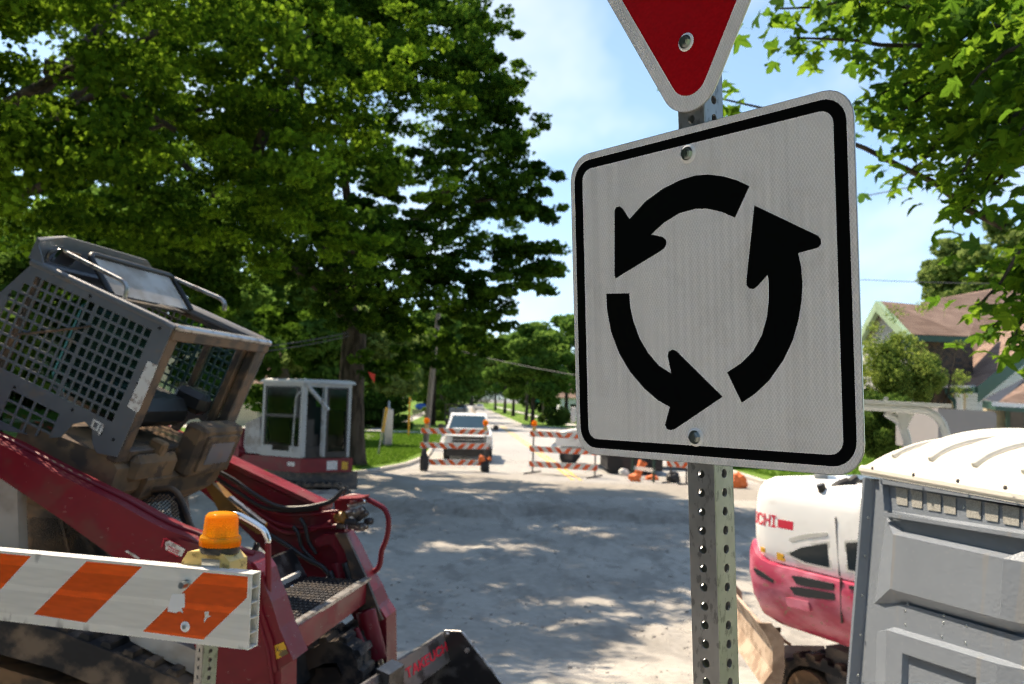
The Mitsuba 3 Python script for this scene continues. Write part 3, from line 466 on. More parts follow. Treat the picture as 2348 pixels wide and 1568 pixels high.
# ---------------------------------------------------------------- near barricade
def stripes_near():
    a, b = V(-.6927, 2.4430, 0), V(-1.5415, 2.6785, 0); d = (a - b) / np.linalg.norm(a - b); return a, d
NA, ND = stripes_near(); ND = ND / np.linalg.norm(ND); NU = V(-.035, 0, 1); NU -= ND * ND.dot(NU); NU /= np.linalg.norm(NU); NN = np.cross(ND, NU)
if NN[1] > 0: NN = -NN
NO = at(577, 1316, 2.41)          # upper right front corner of the rail
nb = thing('barricade', 'near barricade rail with broad orange and white diagonal stripes, torn beside its bolt', 'barricade')
def nloc(u, v): p = on_plane(u, v, NO, NN) - NO; return (p @ ND, p @ NU)
def nplate(poly, d0, d1): return prism(poly, NO, ND, NU, d0, d1) if np.cross(ND, NU) @ NN > 0 else prism(poly, NO, ND, NU, -d1, -d0)
RH = .208; RL = 1.95
ribs = Polygon([(0, -.002), (.002, 0), (.002, -RH + 0), (0, -RH), (-.026, -RH), (-.028, -RH + .002), (-.028, -.002), (-.026, 0)])
obj('rail', cat([nplate(sbox(-RL, -RH, 0, 0), -.004, 0), nplate(sbox(-RL, -RH, 0, 0), -.047, -.043), nplate(sbox(-RL, -.004, 0, -.0002), -.043, -.004), nplate(sbox(-RL, -RH + .0002, 0, -RH + .004), -.043, -.004)] + [nplate(sbox(-RL, -RH * k - .001, -.001, -RH * k + .001), -.043, -.004) for k in (.2, .4, .6, .8)]), 'rail_white', nb)
C5 = lambda x, y: nloc(x / 2.1345 / 1.745, (2100 + y / 2.1345) / 1.745)
EDGE = .010
for q in (([(300, 228), (-300, 170), (-660, 620), (10, 545)]), ([(765, 285), (1232, 338), (735, 832), (290, 762)]), ([(1742, 400), (2150, 442), (2140, 590), (1735, 978), (1220, 908)])):
    pl = Polygon([C5(*p) for p in q]).intersection(sbox(-RL, -RH + .006, -.012, -.008))
    if q[0][0] == 1742:
        tear = Polygon([C5(*p) for p in ((1470, 590), (1575, 590), (1575, 700), (1545, 705), (1560, 745), (1530, 730), (1500, 748), (1470, 740), (1435, 735), (1440, 690))]); bit = Polygon([C5(*p) for p in ((1745, 740), (1785, 735), (1782, 770), (1805, 775), (1770, 795), (1745, 835), (1740, 815), (1750, 780))])
        pl = pl.difference(tear.buffer(.002)).difference(bit)
    obj('stripe', nplate(pl, 0, .0006), 'film_orange', nb)
obj('torn_patch', nplate(Polygon([C5(*p) for p in ((1470, 590), (1570, 590), (1575, 700), (1545, 705), (1560, 745), (1530, 730), (1500, 748), (1470, 740), (1435, 735), (1440, 690))]).simplify(.0004), .0004, .0009), 'plastic_torn', nb)
bolt0 = V(*0 * NO) + NO + ND * C5(1600, 500)[0] + NU * C5(1600, 500)[1]; bolt1 = NO + ND * C5(1583, 868)[0] + NU * C5(1583, 868)[1]
obj('bolt', cat([cyl(bolt0 - NN * .09, bolt0 + NN * .030, .0095, 20), cyl(bolt0 + NN * .001, bolt0 + NN * .006, .0125, 6)]), 'zinc', nb)
obj('washer', mv(lathe([(.003, 0), (.0155, 0), (.0150, .002), (.004, .0032)], 24), frame(bolt1, *perp(NN))), 'plastic_torn', nb, 40); obj('bolt', cat([cyl(bolt1, bolt1 + NN * .008, .0062, 6)]), 'zinc', nb)
pc = NO + ND * C5(1625, 1100)[0] - NN * .064; gzp = float(gz(pc[0], pc[1]))
PD = V(.018, 0, 1); PD /= np.linalg.norm(PD); pb, pt = -(pc[2] - gzp) + .0, .012
def pface(hx):
    from shapely import union_all
    y0 = C5(1571, 1148)[1] - C5(1625, 1100)[1]; hs_ = [Point(0, y0 + .0254 * i).buffer(.0061, 5) for i in range(-60, 8)]; return sbox(-.021, pb, .021, pt).difference(union_all(hs_))
s1 = ND * math.cos(.55) - NN * math.sin(.55) * -1; s1 = ND * math.cos(.5) + NN * math.sin(.5); s2 = np.cross(PD, s1); s2 /= np.linalg.norm(s2); s1 = np.cross(s2, PD)
pcn = pc - NN * .022
for nm_, o_, e_, dd in (('front_face', pcn - s2 * .0222, s1, (0, .0026)), ('rear_face', pcn + s2 * .0222, s1, (-.0026, 0)), ('side_face', pcn + s1 * .0222, s2, (-.0026, 0)), ('side_face', pcn - s1 * .0222, s2, (0, .0026))):
    obj(nm_, prism(pface(0), o_, e_, PD, *(dd if np.cross(e_, PD) @ (o_ - pcn) < 0 else (-dd[1], -dd[0]))), 'galvanised', key('barricade') and nb)
obj('foot', cat([bx(-.04, .04, -.75, .75, 0, .045, .004)]).apply_transform(yaw((pcn[0], pcn[1], gzp), 15)), 'galvanised', nb)
# amber flasher on the rail
wl = thing('warning_light', 'amber flasher on a yellow battery box above the near barricade rail', 'light')
LZ = on_plane(492, 1295, NO - NN * .085, NN); lt = V(.02, 0, 1); lt /= np.linalg.norm(lt); lx = ND - lt * lt.dot(ND); lx /= np.linalg.norm(lx); ly = np.cross(lt, lx)
k_ = 2.47 / 1985; LM = frame(LZ, lx, ly, lt)
pl = Polygon([(-.080, -.10), (-.078, .006), (-.060, .036), (-.02, .042), (.05, .040), (.074, .022), (.078, -.10)]).buffer(.004, 4)
body = prism(pl, (0, 0, 0), (1, 0, 0), (0, 0, 1), -.045, .045); obj('battery_box', mv(body, LM), 'battery_yellow', wl, 25)
LM2 = frame(LZ + lx * .013 + lt * .044, lx, ly, lt)
obj('collar', mv(lathe([(0, -.006), (.054, -.006), (.057, 0), (.057, .012), (.053, .016), (0, .016)], 28), LM2), 'black_plastic', wl, 30)
prof = [(.058, .014), (.059, .018), (.059, .036), (.056, .042), (.050, .044)]
for i in range(13): z = .046 + i * .0042; r = .0495 - .0040 * i / 13; prof += [(r, z), (r + .0016, z + .0021)]
prof += [(.0445, .102), (.040, .1075), (.030, .110), (.0, .1105)]
obj('lens', mv(lathe(prof, 32), LM2), 'amber', wl, 50)
obj('lamp_core', mv(lathe([(0, .02), (.016, .02), (.020, .05), (.012, .07), (0, .075)], 16), LM2), 'chrome', wl, 40)
ck = NO + ND * C5(1720, 345)[0]; obj('bracket', mv(cat([bx(-.030, .030, .0, .002, -.01, .018), bx(-.030, .030, .0, .028, .016, .018), bx(-.030, -.028, .0, .028, -.01, .018)]), frame(NO + ND * nloc(463, 1296)[0] - NN * .040 + NU * .004, ND, -NN, NU)), 'zinc', wl)
# ---------------------------------------------------------------- compact track loader
LA, LB, LK = V(.989, -.151, 0), V(.151, .989, 0), V(0, 0, 1); LO = at(600, 1300, 3.6); LO0 = LO * V(1, 1, 0)
def lp(u, v, t): p = on_plane(u, v, LO + LB * t, LB); return ((p - LO) @ LA, p[2])
def lw(x, t, z): return LO0 + LA * x + LB * t + LK * z
def lprism(pts, t0, t1, t=None): return prism([lp(u, v, t0 if t is None else t) for u, v in pts], LO0, LA, LK, -t1, -t0)
def lxz(pts, t0, t1): return prism(pts, LO0, LA, LK, -t1, -t0)
def ltube(px, t, r, s=10, rr=.05): return tube(round_path([lw(*(lambda q: (q[0], tt, q[1]))(lp(u, v, tt))) for (u, v), tt in zip(px, np.broadcast_to(t, len(px)))], rr), r, s)
ld = thing('track_loader', 'dusty red compact track loader with its grey mesh cab tipped up on the left', 'loader')
near_arm = [(-260, 905), (0, 1017), (144, 1093), (270, 1154), (342, 1195), (378, 1213), (432, 1232), (465, 1249), (530, 1272), (562, 1280), (584, 1292), (597, 1312), (607, 1345), (622, 1380), (640, 1440), (672, 1514), (645, 1531), (644, 1600), (655, 1720), (560, 1760), (500, 1640), (462, 1520), (430, 1440), (390, 1370), (320, 1310), (249, 1269), (140, 1190), (0, 1096), (-260, 960)]
obj('lift_arm', lprism(near_arm, 0, .16), 'paint_red', ld, label='near red lift arm sloping down to the front')
obj('arm_flange', cat([tube([lw(*(lambda q: (q[0], .08, q[1] + .004))(lp(u, v, .0))) for u, v in near_arm[:10]], .012, 8)]), 'paint_red', ld, True)
pl_ = [(405, 1208), (420, 1222), (560, 1262), (584, 1285), (600, 1320), (612, 1400), (640, 1470), (650, 1515), (560, 1540), (500, 1500), (455, 1420), (415, 1330), (398, 1240)]
obj('arm_gusset', lprism([(398, 1243), (412, 1236), (540, 1275), (572, 1290), (590, 1325), (600, 1400), (625, 1470), (634, 1540), (570, 1560), (520, 1520), (470, 1430), (425, 1330)], -.014, .0), 'paint_red', ld)
obj('weld_seam', tube([lw(*(lambda q: (q[0], -.018, q[1]))(lp(u, v, 0))) for u, v in ((560, 1290), (583, 1345), (597, 1420), (618, 1490), (628, 1568), (634, 1640))], .008, 6), 'paint_red', ld, True)
far_arm = [(300, 960), (479, 1048), (563, 1089), (640, 1128), (700, 1154), (742, 1172), (768, 1180), (790, 1215), (782, 1290), (745, 1325), (690, 1330), (630, 1290), (570, 1225), (500, 1160), (420, 1090), (300, 1030)]
obj('lift_arm', lprism(far_arm, 1.47, 1.60), 'paint_red', ld, label='far red lift arm with hoses along its inside')
obj('arm_flange', hull(*[lw(*(lambda q: (q[0] , tt, q[1] + dz))(lp(u, v, 1.47))) for u, v in ((300, 960), (742, 1170)) for tt in (1.44, 1.62) for dz in (0, .03)]), 'paint_red', ld)
def sx(pts, dx=0, dy=0): return [(573.1 + x * .3055 + dx, 1088.8 + y * .3055 + dy) for x, y in pts]
fl_out = sx([(520, 470), (600, 425), (735, 430), (800, 545), (890, 730), (960, 850), (1000, 950), (1060, 1040), (1066, 1480), (930, 1560), (890, 1200), (780, 960), (740, 760), (690, 560), (640, 500), (560, 520)])
obj('arm_leg', lprism(fl_out, 1.40, 1.60, 1.5), 'paint_red', ld)
obj('leg_plate', lprism(sx([(640, 440), (720, 440), (790, 590), (870, 760), (985, 1060), (1000, 1085), (880, 1110), (800, 960), (770, 760), (710, 560)]), 1.37, 1.40, 1.38), 'worn_black', ld, label='dark worn edge plate of the far arm leg')
# crossmember, step grating, deck
x1, z1 = lp(649, 1452, .17); x2, z2 = lp(808, 1385, 1.40); _, z3 = lp(671, 1514, .17)
cm = hull(*[lw(x + dx, t, z) for (x, t, za, zb) in ((x1 + .02, .14, z1, z3 - .01), (x1 - .02, 1.42, z1 - .02, z3 - .03)) for dx in (0, -.035) for z in (za, zb)]); obj('crossmember', cm, 'paint_red', ld)
gr = []
for i in range(13): x = x1 - .03 - i * .026; gr.append(hull(*[lw(x + dx, t, z1 - .012 + dz) for dx in (0, -.006) for t in (.18, 1.38) for dz in (0, -.02)]))
for i in range(22): t = .20 + i * .055; gr.append(hull(*[lw(x_, t + dt, z1 - .010 + dz) for x_ in (x1 - .03, x1 - .36) for dt in (0, .008) for dz in (0, -.02)]))
for i in range(12):
    for j in range(21): gr.append(hull(*[lw(x1 - .04 - i * .026 - a * .02, .215 + j * .055 + b * .012 + a * .02, z1 + .0) + LK * c for a in (0, 1) for b in (0, 1) for c in (-.010, -.004)]))
obj('step_grating', cat(gr), 'dark_steel', ld)
obj('step_edge', hull(*[lw(x1 - a, t, z1 + c) for a in (-.005, .035) for t in (.18, 1.38) for c in (.004, -.012)]), 'steel_worn', ld)
obj('toe_plate', hull(*[lw(x1 - .36 - a, t, z1 + c) for a, c in ((0, -.02), (.02, -.02), (.10, .14), (.12, .14)) for t in (.2, 1.36)]), 'black_paint', ld)
obj('floor_plate', hull(*[lw(x, t, z) for x in (x1 - .40, -1.0) for t in (.35, 1.36) for z in (1.30, 1.335)]), 'dark_steel', ld)
obj('chassis', cat([lxz([(-3.2, .78), (-.28, .78), (-.16, 1.0), (-.22, 1.25), (-1.0, 1.42), (-3.2, 1.55)], .34, 1.30)]), 'dark_steel', ld)
obj('deck', cat([hull(*[lw(x, t, z) for x, z in ((-.34, 1.50), (-1.5, 1.53), (-.34, 1.46), (-1.5, 1.45)) for t in (.55, 1.28)]), lprism([(380, 1098), (417, 1095), (430, 1190), (395, 1185)], 1.2, 1.24)]), 'light_grey_dusty', ld, label='pale dusty deck plate under the raised cab')
obj('brace_beam', cat([lprism([(472, 1117), (486, 1108), (545, 1165), (600, 1205), (592, 1225), (540, 1190), (505, 1180), (486, 1140)], 1.22, 1.30)]), 'ochre_paint', ld, label='ochre brace beam behind the deck')
obj('brace_edge', lprism([(520, 1142), (526, 1138), (605, 1200), (600, 1206)], 1.17, 1.21), 'steel_worn', ld)
# dusty engine bay under the near arm
obj('side_panel', lprism([(-60, 1020), (38, 1070), (46, 1300), (60, 1420), (-60, 1420)], .24, .30), 'light_grey_dusty', ld, label='pale dusty panel behind the near lift arm')
obj('engine_bay', lprism([(38, 1060), (420, 1215), (470, 1300), (470, 1420), (60, 1420)], .42, .50), 'dark_steel', ld)
ms = []
mp = [lp(u, v, .36) for u, v in ((62, 1150), (165, 1165), (230, 1290), (70, 1290))]
mpol = Polygon(mp); bx0 = mpol.bounds; cells = []
for i in range(34):
    for j in range(26): cells.append(affinity.rotate(sbox(-.0052, -.0052, .0052, .0052), 45).buffer(0)); cells[-1] = affinity.translate(cells[-1], bx0[0] + (i + .5 * (j % 2)) * .017, bx0[1] + j * .0085)
from shapely import union_all
obj('mesh_screen', lxz(mpol.difference(union_all([c for c in cells if mpol.buffer(-.012).contains(c)])), .355, .36), 'worn_black', ld)
for m_ in [ltube([(135, 1165), (165, 1300)], .345, .008, 6), ltube([(205, 1170), (265, 1300)], .34, .014, 6), ltube([(60, 1150), (230, 1150)], .345, .012, 6)]: obj('screen_frame', m_, 'worn_black', ld)
# guard frame with mesh behind the arm
gp = [(312, 1128), (395, 1118), (412, 1135), (458, 1262), (430, 1268), (330, 1195), (318, 1150)]
gpol = Polygon([lp(u, v, .62) for u, v in gp]); b0 = gpol.bounds; cells = [affinity.translate(affinity.rotate(sbox(-.007, -.004, .007, .004), 35), b0[0] + (i + .5 * (j % 2)) * .022, b0[1] + j * .010) for i in range(30) for j in range(40)]
obj('guard_mesh', lxz(gpol.difference(union_all([c for c in cells if gpol.buffer(-.02).contains(c)])), .615, .62), 'black_plastic', ld)
for m_ in [ltube([(318, 1205), (312, 1128), (395, 1118), (412, 1135), (462, 1268)], .60, .014, 8), ltube([(400, 1095), (418, 1190)], .9, .012, 8), ltube([(355, 1090), (358, 1130)], .9, .008, 8)]: obj('guard_tube', m_, 'worn_black', ld, True)
# hand rails of the arms
obj('grab_rail', ltube([(505, 1190), (522, 1181), (545, 1180), (576, 1196), (606, 1216), (614, 1236), (615, 1300), (615, 1395), (606, 1424), (580, 1440)], .03, .0125, 12), 'paint_red', ld, True, label='red grab rail on the near arm')
obj('worn_grip', ltube([(508, 1187), (522, 1180.2), (545, 1179.2), (576, 1195), (606, 1215), (614.3, 1236), (614.6, 1245)], .03, .0133, 12), 'chrome', ld, True, label='bare shiny top of the near grab rail')
obj('grab_rail', ltube([(775, 1150), (800, 1138), (824, 1137), (852, 1149), (882, 1166), (891, 1187), (890, 1216), (885, 1240), (874, 1262), (872, 1290), (866, 1305), (848, 1314)], 1.58, .016, 12), 'paint_red', ld, True, label='red bent grab rail on the far arm')
# hydraulic block, couplers, hoses
obj('coupler_bracket', cat([lprism([(765, 1146), (803, 1146), (797, 1166), (788, 1174), (768, 1173)], 1.50, 1.58), lprism([(765, 1144), (826, 1141), (822, 1147), (800, 1148)], 1.40, 1.58)]), 'paint_red', ld, label='red bracket above the hydraulic couplers')
def lc(u, v, t, du, dv, r, s=12): a = lp(u, v, t); b = lp(u + du, v + dv, t); return cyl(lw(a[0], t, a[1]), lw(b[0], t - .03, b[1]), r, s)
for u, v, du, dv, r, m_ in ((795, 1178, 22, -6, .020, 'steel_worn'), (812, 1180, 24, -14, .022, 'steel_worn'), (800, 1160, 40, -13, .016, 'chrome'), (820, 1190, 24, -16, .018, 'dark_steel'), (800, 1206, 45, -1, .018, 'steel_worn'), (760, 1206, 35, 0, .015, 'steel_worn'), (815, 1208, 22, -2, .024, 'steel_worn'), (780, 1195, 40, 0, .02, 'dark_steel'), (840, 1195, 14, -2, .02, 'dark_steel'), (775, 1185, 18, 0, .034, 'ochre_paint')):
    obj('coupler', lc(u, v, 1.46, du, dv, r), m_, ld, True)
for px, t, r in ((((470, 1066), (530, 1095), (590, 1138), (640, 1165), (700, 1165), (762, 1150), (790, 1120)), 1.40, .014), (((470, 1078), (540, 1125), (600, 1165), (660, 1172), (730, 1165)), 1.42, .012), (((520, 1150), (600, 1215), (660, 1250), (700, 1280), (745, 1300), (765, 1340), (785, 1400)), 1.40, .015), (((672, 1206), (684, 1222), (690, 1255), (720, 1285)), 1.40, .012), (((688, 1188), (700, 1205), (705, 1240), (725, 1270)), 1.40, .012), (((790, 1290), (800, 1320), (808, 1360), (806, 1395)), 1.38, .020), (((755, 1310), (772, 1350), (790, 1395)), 1.38, .020)):
    obj('hose', ltube(px, t, r, 8, .12), 'black_plastic', ld, True)
for px in (((560, 1155), (640, 1205), (700, 1210), (770, 1206)), ((540, 1128), (640, 1182), (720, 1178), (775, 1172)), ((600, 1190), (650, 1225), (720, 1215), (760, 1195))): obj('pipe', ltube(px, 1.43, .011, 8, .08), 'paint_red', ld, True)
obj('cylinder', cat([ltube([(770, 1290), (790, 1380)], 1.42, .034, 12)]), 'paint_red', ld, True); obj('cylinder', ltube([(838, 1400), (866, 1510)], 1.30, .055, 14), 'paint_red', ld, True); obj('cylinder_rod', ltube([(864, 1500), (886, 1570)], 1.30, .022, 12), 'chrome', ld, True)
obj('lever', ltube([(815, 1440), (832, 1480), (848, 1484)], 1.20, .018, 8, .03), 'paint_red', ld, True)
obj('joystick', cat([ltube([(590, 1245), (575, 1290)], .7, .016, 8), mv(lathe([(0, .0), (.075, 0), (.07, .03), (.055, .04), (.058, .06), (.04, .075), (.042, .09), (.025, .11), (.02, .15), (0, .15)], 16), frame(lw(*(lambda q: (q[0], .7, q[1]))(lp(580, 1345, .7))), LA, LB, LK))]), 'black_plastic', ld, True)
obj('floor_litter', mv(trimesh.creation.icosphere(3, 1.0), frame(lw(-.62, .75, 1.36), LA * .30, LB * .34, LK * .10)), 'dirt_caked', ld, True, label='heap of dirt and rags on the cab floor')
cl = trimesh.creation.icosphere(3, 1.0); cl.vertices *= (1 + .5 * (meshkit.fbm(cl.vertices * 3 + 5, 3, 2) - .5))[:, None]; obj('plastic_sheet', mv(cl, frame(lw(-.42, 1.05, 1.40), LA * .14, LB * .26, LK * .07)), 'sticker_white', ld)
# tracks
def track(t0, t1, outer, inner):
    k = obj('track', lprism(outer, t0, t1).difference(lprism(inner, t0 - .01, t1 + .01)) if False else prism(Polygon([lp(u, v, t0) for u, v in outer]).difference(Polygon([lp(u, v, t0) for u, v in inner])), LO0, LA, LK, -t1, -t0), 'rubber_dusty', ld)
    pts = np.array([lp(u, v, t0) for u, v in outer + outer[:1]]); seg = np.linalg.norm(np.diff(pts, axis=0), axis=1); L = seg.sum(); c = np.array([lp(u, v, t0) for u, v in inner]).mean(0); lugs = []
    cum = np.r_[0, np.cumsum(seg)]
    for s in np.arange(.03, L, .105):
        i = np.searchsorted(cum, s) - 1; d = (pts[i + 1] - pts[i]) / seg[i]; p = pts[i] + d * (s - cum[i]); n = V(d[1], -d[0]); n = -n if n @ (p - c) < 0 else n
        for ta, tb, sh in ((t0 + .01, (t0 + t1) / 2 - .01, .0), ((t0 + t1) / 2 + .01, t1 - .01, .05)):
            q = p + d * sh; lugs.append(hull(*[lw(*(lambda w: (w[0], t, w[1]))(q + d * a * (1 - .35 * b) + n * (b * .03 - .004))) for a in (-.028, .028) for b in (0, 1) for t in (ta, tb)]))
    obj('lug', cat(lugs), 'rubber_dusty', k); return k
track(-.06, .34, [(-160, 1330), (0, 1410), (140, 1450), (270, 1500), (400, 1556), (470, 1610), (520, 1700), (500, 1790), (400, 1830), (-200, 1830)], [(-160, 1440), (0, 1500), (130, 1535), (260, 1590), (360, 1640), (410, 1690), (420, 1730), (380, 1760), (-200, 1760)])
obj('track_frame', lprism([(-200, 1470), (0, 1530), (120, 1565), (250, 1620), (340, 1670), (380, 1730), (-200, 1730)], .02, .30), 'dirt_caked', ld)
obj('track_guard', lprism([(280, 1420), (330, 1440), (470, 1500), (570, 1560), (600, 1640), (560, 1640), (470, 1560), (300, 1470)], .02, .09), 'light_grey_dusty', ld, label='pale grey guard above the near track')
track(1.02, 1.46, [(690, 1500), (738, 1475), (775, 1470), (806, 1485), (820, 1520), (820, 1600), (800, 1640), (600, 1680), (560, 1560)], [(700, 1540), (745, 1520), (772, 1520), (785, 1550), (780, 1600), (620, 1630), (600, 1580)])
obj('track_frame', lprism([(560, 1540), (700, 1530), (770, 1530), (790, 1560), (780, 1610), (600, 1650)], 1.1, 1.4), 'dark_steel', ld)
# bucket
e1, e2, e3 = lp(1020, 1447, 1.66), lp(1061, 1447, 1.66), lp(1175, 1580, 1.66)
keep_ = (LA, LB, LO0); far_ = LO0 + LA * e1[0] + LB * 1.66; ca_, sa_ = math.cos(math.radians(-9.1)), math.sin(math.radians(-9.1)); rot_ = lambda q: V(q[0] * ca_ - q[1] * sa_, q[0] * sa_ + q[1] * ca_, 0)
bdir = V(*lp(1052, 1484, 1.66)) - V(*e1); bdir /= np.linalg.norm(bdir)
LA, LB = rot_(LA), rot_(LB); LO0 = far_ - LA * e1[0] - LB * 1.66   # the bucket stands a little askew
prof = [e1, e2, e3, (e3[0] - .05, e3[1] - .25), (e3[0] - .5, e3[1] - .35), (e1[0] - .18, e1[1] - .55), (e1[0] - .05, e1[1] - .3)]
T0, T1 = -.25, 1.66
top = prism([e1, (e1[0] + .045, e1[1] - .165), (e1[0] + .03, e1[1] - .17), (e1[0] - .03, e1[1] - .01)], LO0, LA, LK, -T1, -T0)
bw = key(ld + '__bucket'); obj('bucket', cat([lxz(prof, T1 - .02, T1), lxz(prof, T0, T0 + .02), prism([(e1[0] + .01, e1[1] - .16), (e1[0] - .03, e1[1] - .3), (e1[0] - .15, e1[1] - .55), (e3[0] - .5, e3[1] - .33), (e3[0] - .1, e3[1] - .24), (e3[0] - .1, e3[1] - .27), (e3[0] - .5, e3[1] - .36), (e1[0] - .2, e1[1] - .57), (e1[0] - .07, e1[1] - .3), (e1[0] - .03, e1[1] - .16)], LO0, LA, LK, -T1 + .02, -T0 - .02)]), 'black_paint', ld, label='black bucket tipped in front of the loader')
obj('top_plate', top, 'bucket_plate', bw)
obj('edge', cat([tube([lw(a[0], t, a[1] + .003), lw(b[0], t, b[1] + .003)], .009, 6) for t in (T1 - .01,) for a, b in ((e1, e2), (e2, e3))]), 'steel_worn', bw, True)
bl = [lw(e1[0] + .085 + .0, T1 - .04, e1[1] - .035), ]
obj('bolt', cat([cyl(lw(e2[0] + .05, T1 - .03, e2[1] - .09), lw(e2[0] + .05, T1 - .05, e2[1] - .09), .014, 10), cyl(lw(e1[0] + .02, T1 - .03, e1[1] - .02), lw(e1[0] + .03, T1 - .035, e1[1] - .0), .010, 10)]), 'steel_worn', bw)
ux = V(e1[0] + .045 - e1[0], e1[1] - .165 - e1[1]); ux /= np.linalg.norm(ux); tn = LA * -ux[1] + LK * ux[0]; tn = tn if tn @ (O - lw(e1[0], 1, e1[1])) > 0 else -tn
tx = meshkit.text_mesh('TAKEUCHI', .050, .002, True); tyv = -(LA * ux[0] + LK * ux[1]); txv = np.cross(tyv, tn)
txv = LB if txv @ LB > 0 else -LB
obj('lettering', mv(tx, frame(lw(e1[0], 1.06, e1[1]) - tyv * .105 + np.cross(txv, tyv) * .002, txv * 1.75, tyv, np.cross(txv, tyv))), 'sticker_red', bw)
for m_ in [hull(*[lw(e1[0] + dx, t, e1[1] + dz) for dx, dz in ((-.02, .02), (.05, .0), (.05, -.16), (.0, -.18)) for t in (.80, .98)]), hull(*[lw(e1[0] + dx, t, e1[1] + dz) for dx, dz in ((-.03, .03), (.055, .0), (.06, -.17), (-.02, -.19)) for t in (.1, .25)])]: obj('hinge_block', m_, 'black_paint', bw)
LA, LB, LO0 = keep_
# stickers
def lsticker(name, pts, t, m, lab=None): obj(name, lprism(pts, t - .002, t, t), m, ld, label=lab)
lsticker('sticker', [(380, 1243), (389, 1239), (425, 1259), (416, 1276), (380, 1259)], -.0145, 'sticker_white', 'worn white label on the near arm')
obj('sticker_text', cat([lprism([(390, 1249 + 6 * i), (414, 1261 + 6 * i), (413.5, 1263 + 6 * i), (389.5, 1251 + 6 * i)], -.0175, -.0165, 0) for i in range(3)] + [lprism([(383, 1231), (420, 1249), (419.6, 1250.5), (382.6, 1232.5)], -.0175, -.0165, 0), lprism([(374, 1252), (377, 1253), (383, 1232), (381, 1231)], -.0175, -.0165, 0)]), 'sticker_red', ld)
lsticker('arm_mark', [(287, 1264), (293, 1261), (322, 1279), (316, 1282)], 0, 'sticker_white')
lsticker('sticker', [(624, 1482), (650, 1471), (661, 1498), (635, 1511)], -.001, 'sticker_yellow', 'yellow warning label at the foot of the near arm leg')
obj('sticker', hull(*[lw(*(lambda q: (q[0] + .02, t, q[1]))(lp(u, v, t))) for u, v, t in ((843, 1391, 1.36), (852, 1390, 1.36), (854, 1406, 1.36), (846, 1408, 1.36))] + [lw(*(lambda q: (q[0] + .02, 1.355, q[1]))(lp(848, 1400, 1.355)))]), 'sticker_yellow', ld, label='small yellow label on the far arm leg')
# cab: own frame, tipped nose down
CE1 = LA * .927 - LK * .374; CE3 = LA * .374 + LK * .927; CO = lw(-.5956, 0, 2.80)
def cw(x, t, z): return CO + CE1 * x + LB * t + CE3 * z
def cxz(poly, t0, t1): return prism(poly, CO, CE1, CE3, -t1, -t0)
def cb(x0, x1, t0, t1, z0, z1, c=.006): return mv(bx(x0, x1, t0, t1, z0, z1, c), frame(CO, CE1, LB, CE3))
def clp(u, v, t): p = on_plane(u, v, LO + LB * t, LB) - CO; return (p @ CE1, p @ CE3)
cabk = obj('cab', cat([cb(-.80, -.01, .25, .31, -.045, .0, .012), cb(-.80, -.01, 1.24, 1.30, -.045, .0, .012), cb(-.82, -.76, .31, 1.24, -.05, .0, .01), tube([cw(-.81, .262, -.012), cw(-.05, .262, -.012), cw(.0, .268, -.02)], .020, 12), tube([cw(-.81, 1.288, -.012), cw(-.05, 1.288, -.012), cw(.0, 1.282, -.02)], .020, 12)]), 'cab_grey', ld, 40, label='grey cab with mesh sides tipped nose down')
side = Polygon([(.0, -.02), (-.80, -.02), (-.86, -.14), (-1.02, -.45), (-1.16, -.80), (-.95, -.86), (-.62, -.80), (-.36, -.73), (-.30, -.70), (-.27, -.62), (-.22, -.585), (-.17, -.60), (-.14, -.66), (-.10, -.69), (0, -.665)])
hs_ = []
for r in range(9):
    for c in range(-4, 9):
        x, z = -.7826 + .0443 * c, -.0854 - .0531 * r
        if x < -.80 - .56 * max(-z - .10, 0) + .02: continue
        hs_.append(sbox(x - .0168, z - .0205, x + .0168, z + .0205))
    for c in range(7):
        x, z = -.7826 + .0443 * (9.2 + c), -.0854 - .0531 * r; hs_.append(sbox(x - .0168, z - .0205, x + .0168, z + .0205))
for r in range(3):
    for c in range(4): x, z = -.60 + .072 * c + .0 * r, -.625 - .055 * r; hs_.append(sbox(x - .030, z - .022, x + .030, z + .022))
for r in range(3):
    for c in range(5): x, z = -1.02 + .062 * c, -.60 - .065 * r; hs_.append(sbox(x - .025, z - .026, x + .025, z + .026))
for c in range(4): hs_.append(sbox(-.60 + .03 * c, -.835, -.585 + .03 * c, -.80))
sidep = side.difference(union_all(hs_))
obj('side_mesh', cxz(sidep, .25, .256), 'cab_grey', cabk); obj('side_mesh', cxz(sidep, 1.294, 1.30), 'cab_grey', cabk)
for t in (.285, 1.272): obj('side_glass', cxz(Polygon([(-.08, -.08), (-.50, -.06), (-.58, -.12), (-.62, -.5), (-.10, -.53)]).buffer(-.02).buffer(.02), t, t + .002).slice_plane((cw(0, t + .001, 0)), LB) if False else prism(Polygon([(-.08, -.08), (-.50, -.06), (-.58, -.12), (-.62, -.50), (-.10, -.53)]), CO, CE1, CE3, -t - .0005, -t), 'teal_glass', cabk)
obj('rivet', cat([cyl(cw(x, .246, z), cw(x, .25, z), .008, 8) for x, z in ((-.84, -.2), (-.45, -.042), (-.06, -.042), (-.62, -.585), (-.30, -.56), (-.05, -.60), (-.75, -.62), (-.05, -.32), (-.12, -.60))]), 'black_plastic', cabk)
for t in (.27,): obj('side_glass', prism(Polygon([(-1.10, -.56), (-.36, -.56), (-.34, -.70), (-.62, -.79), (-1.10, -.79)]), CO, CE1, CE3, -t - .0005, -t), 'tinted_glass', cabk)
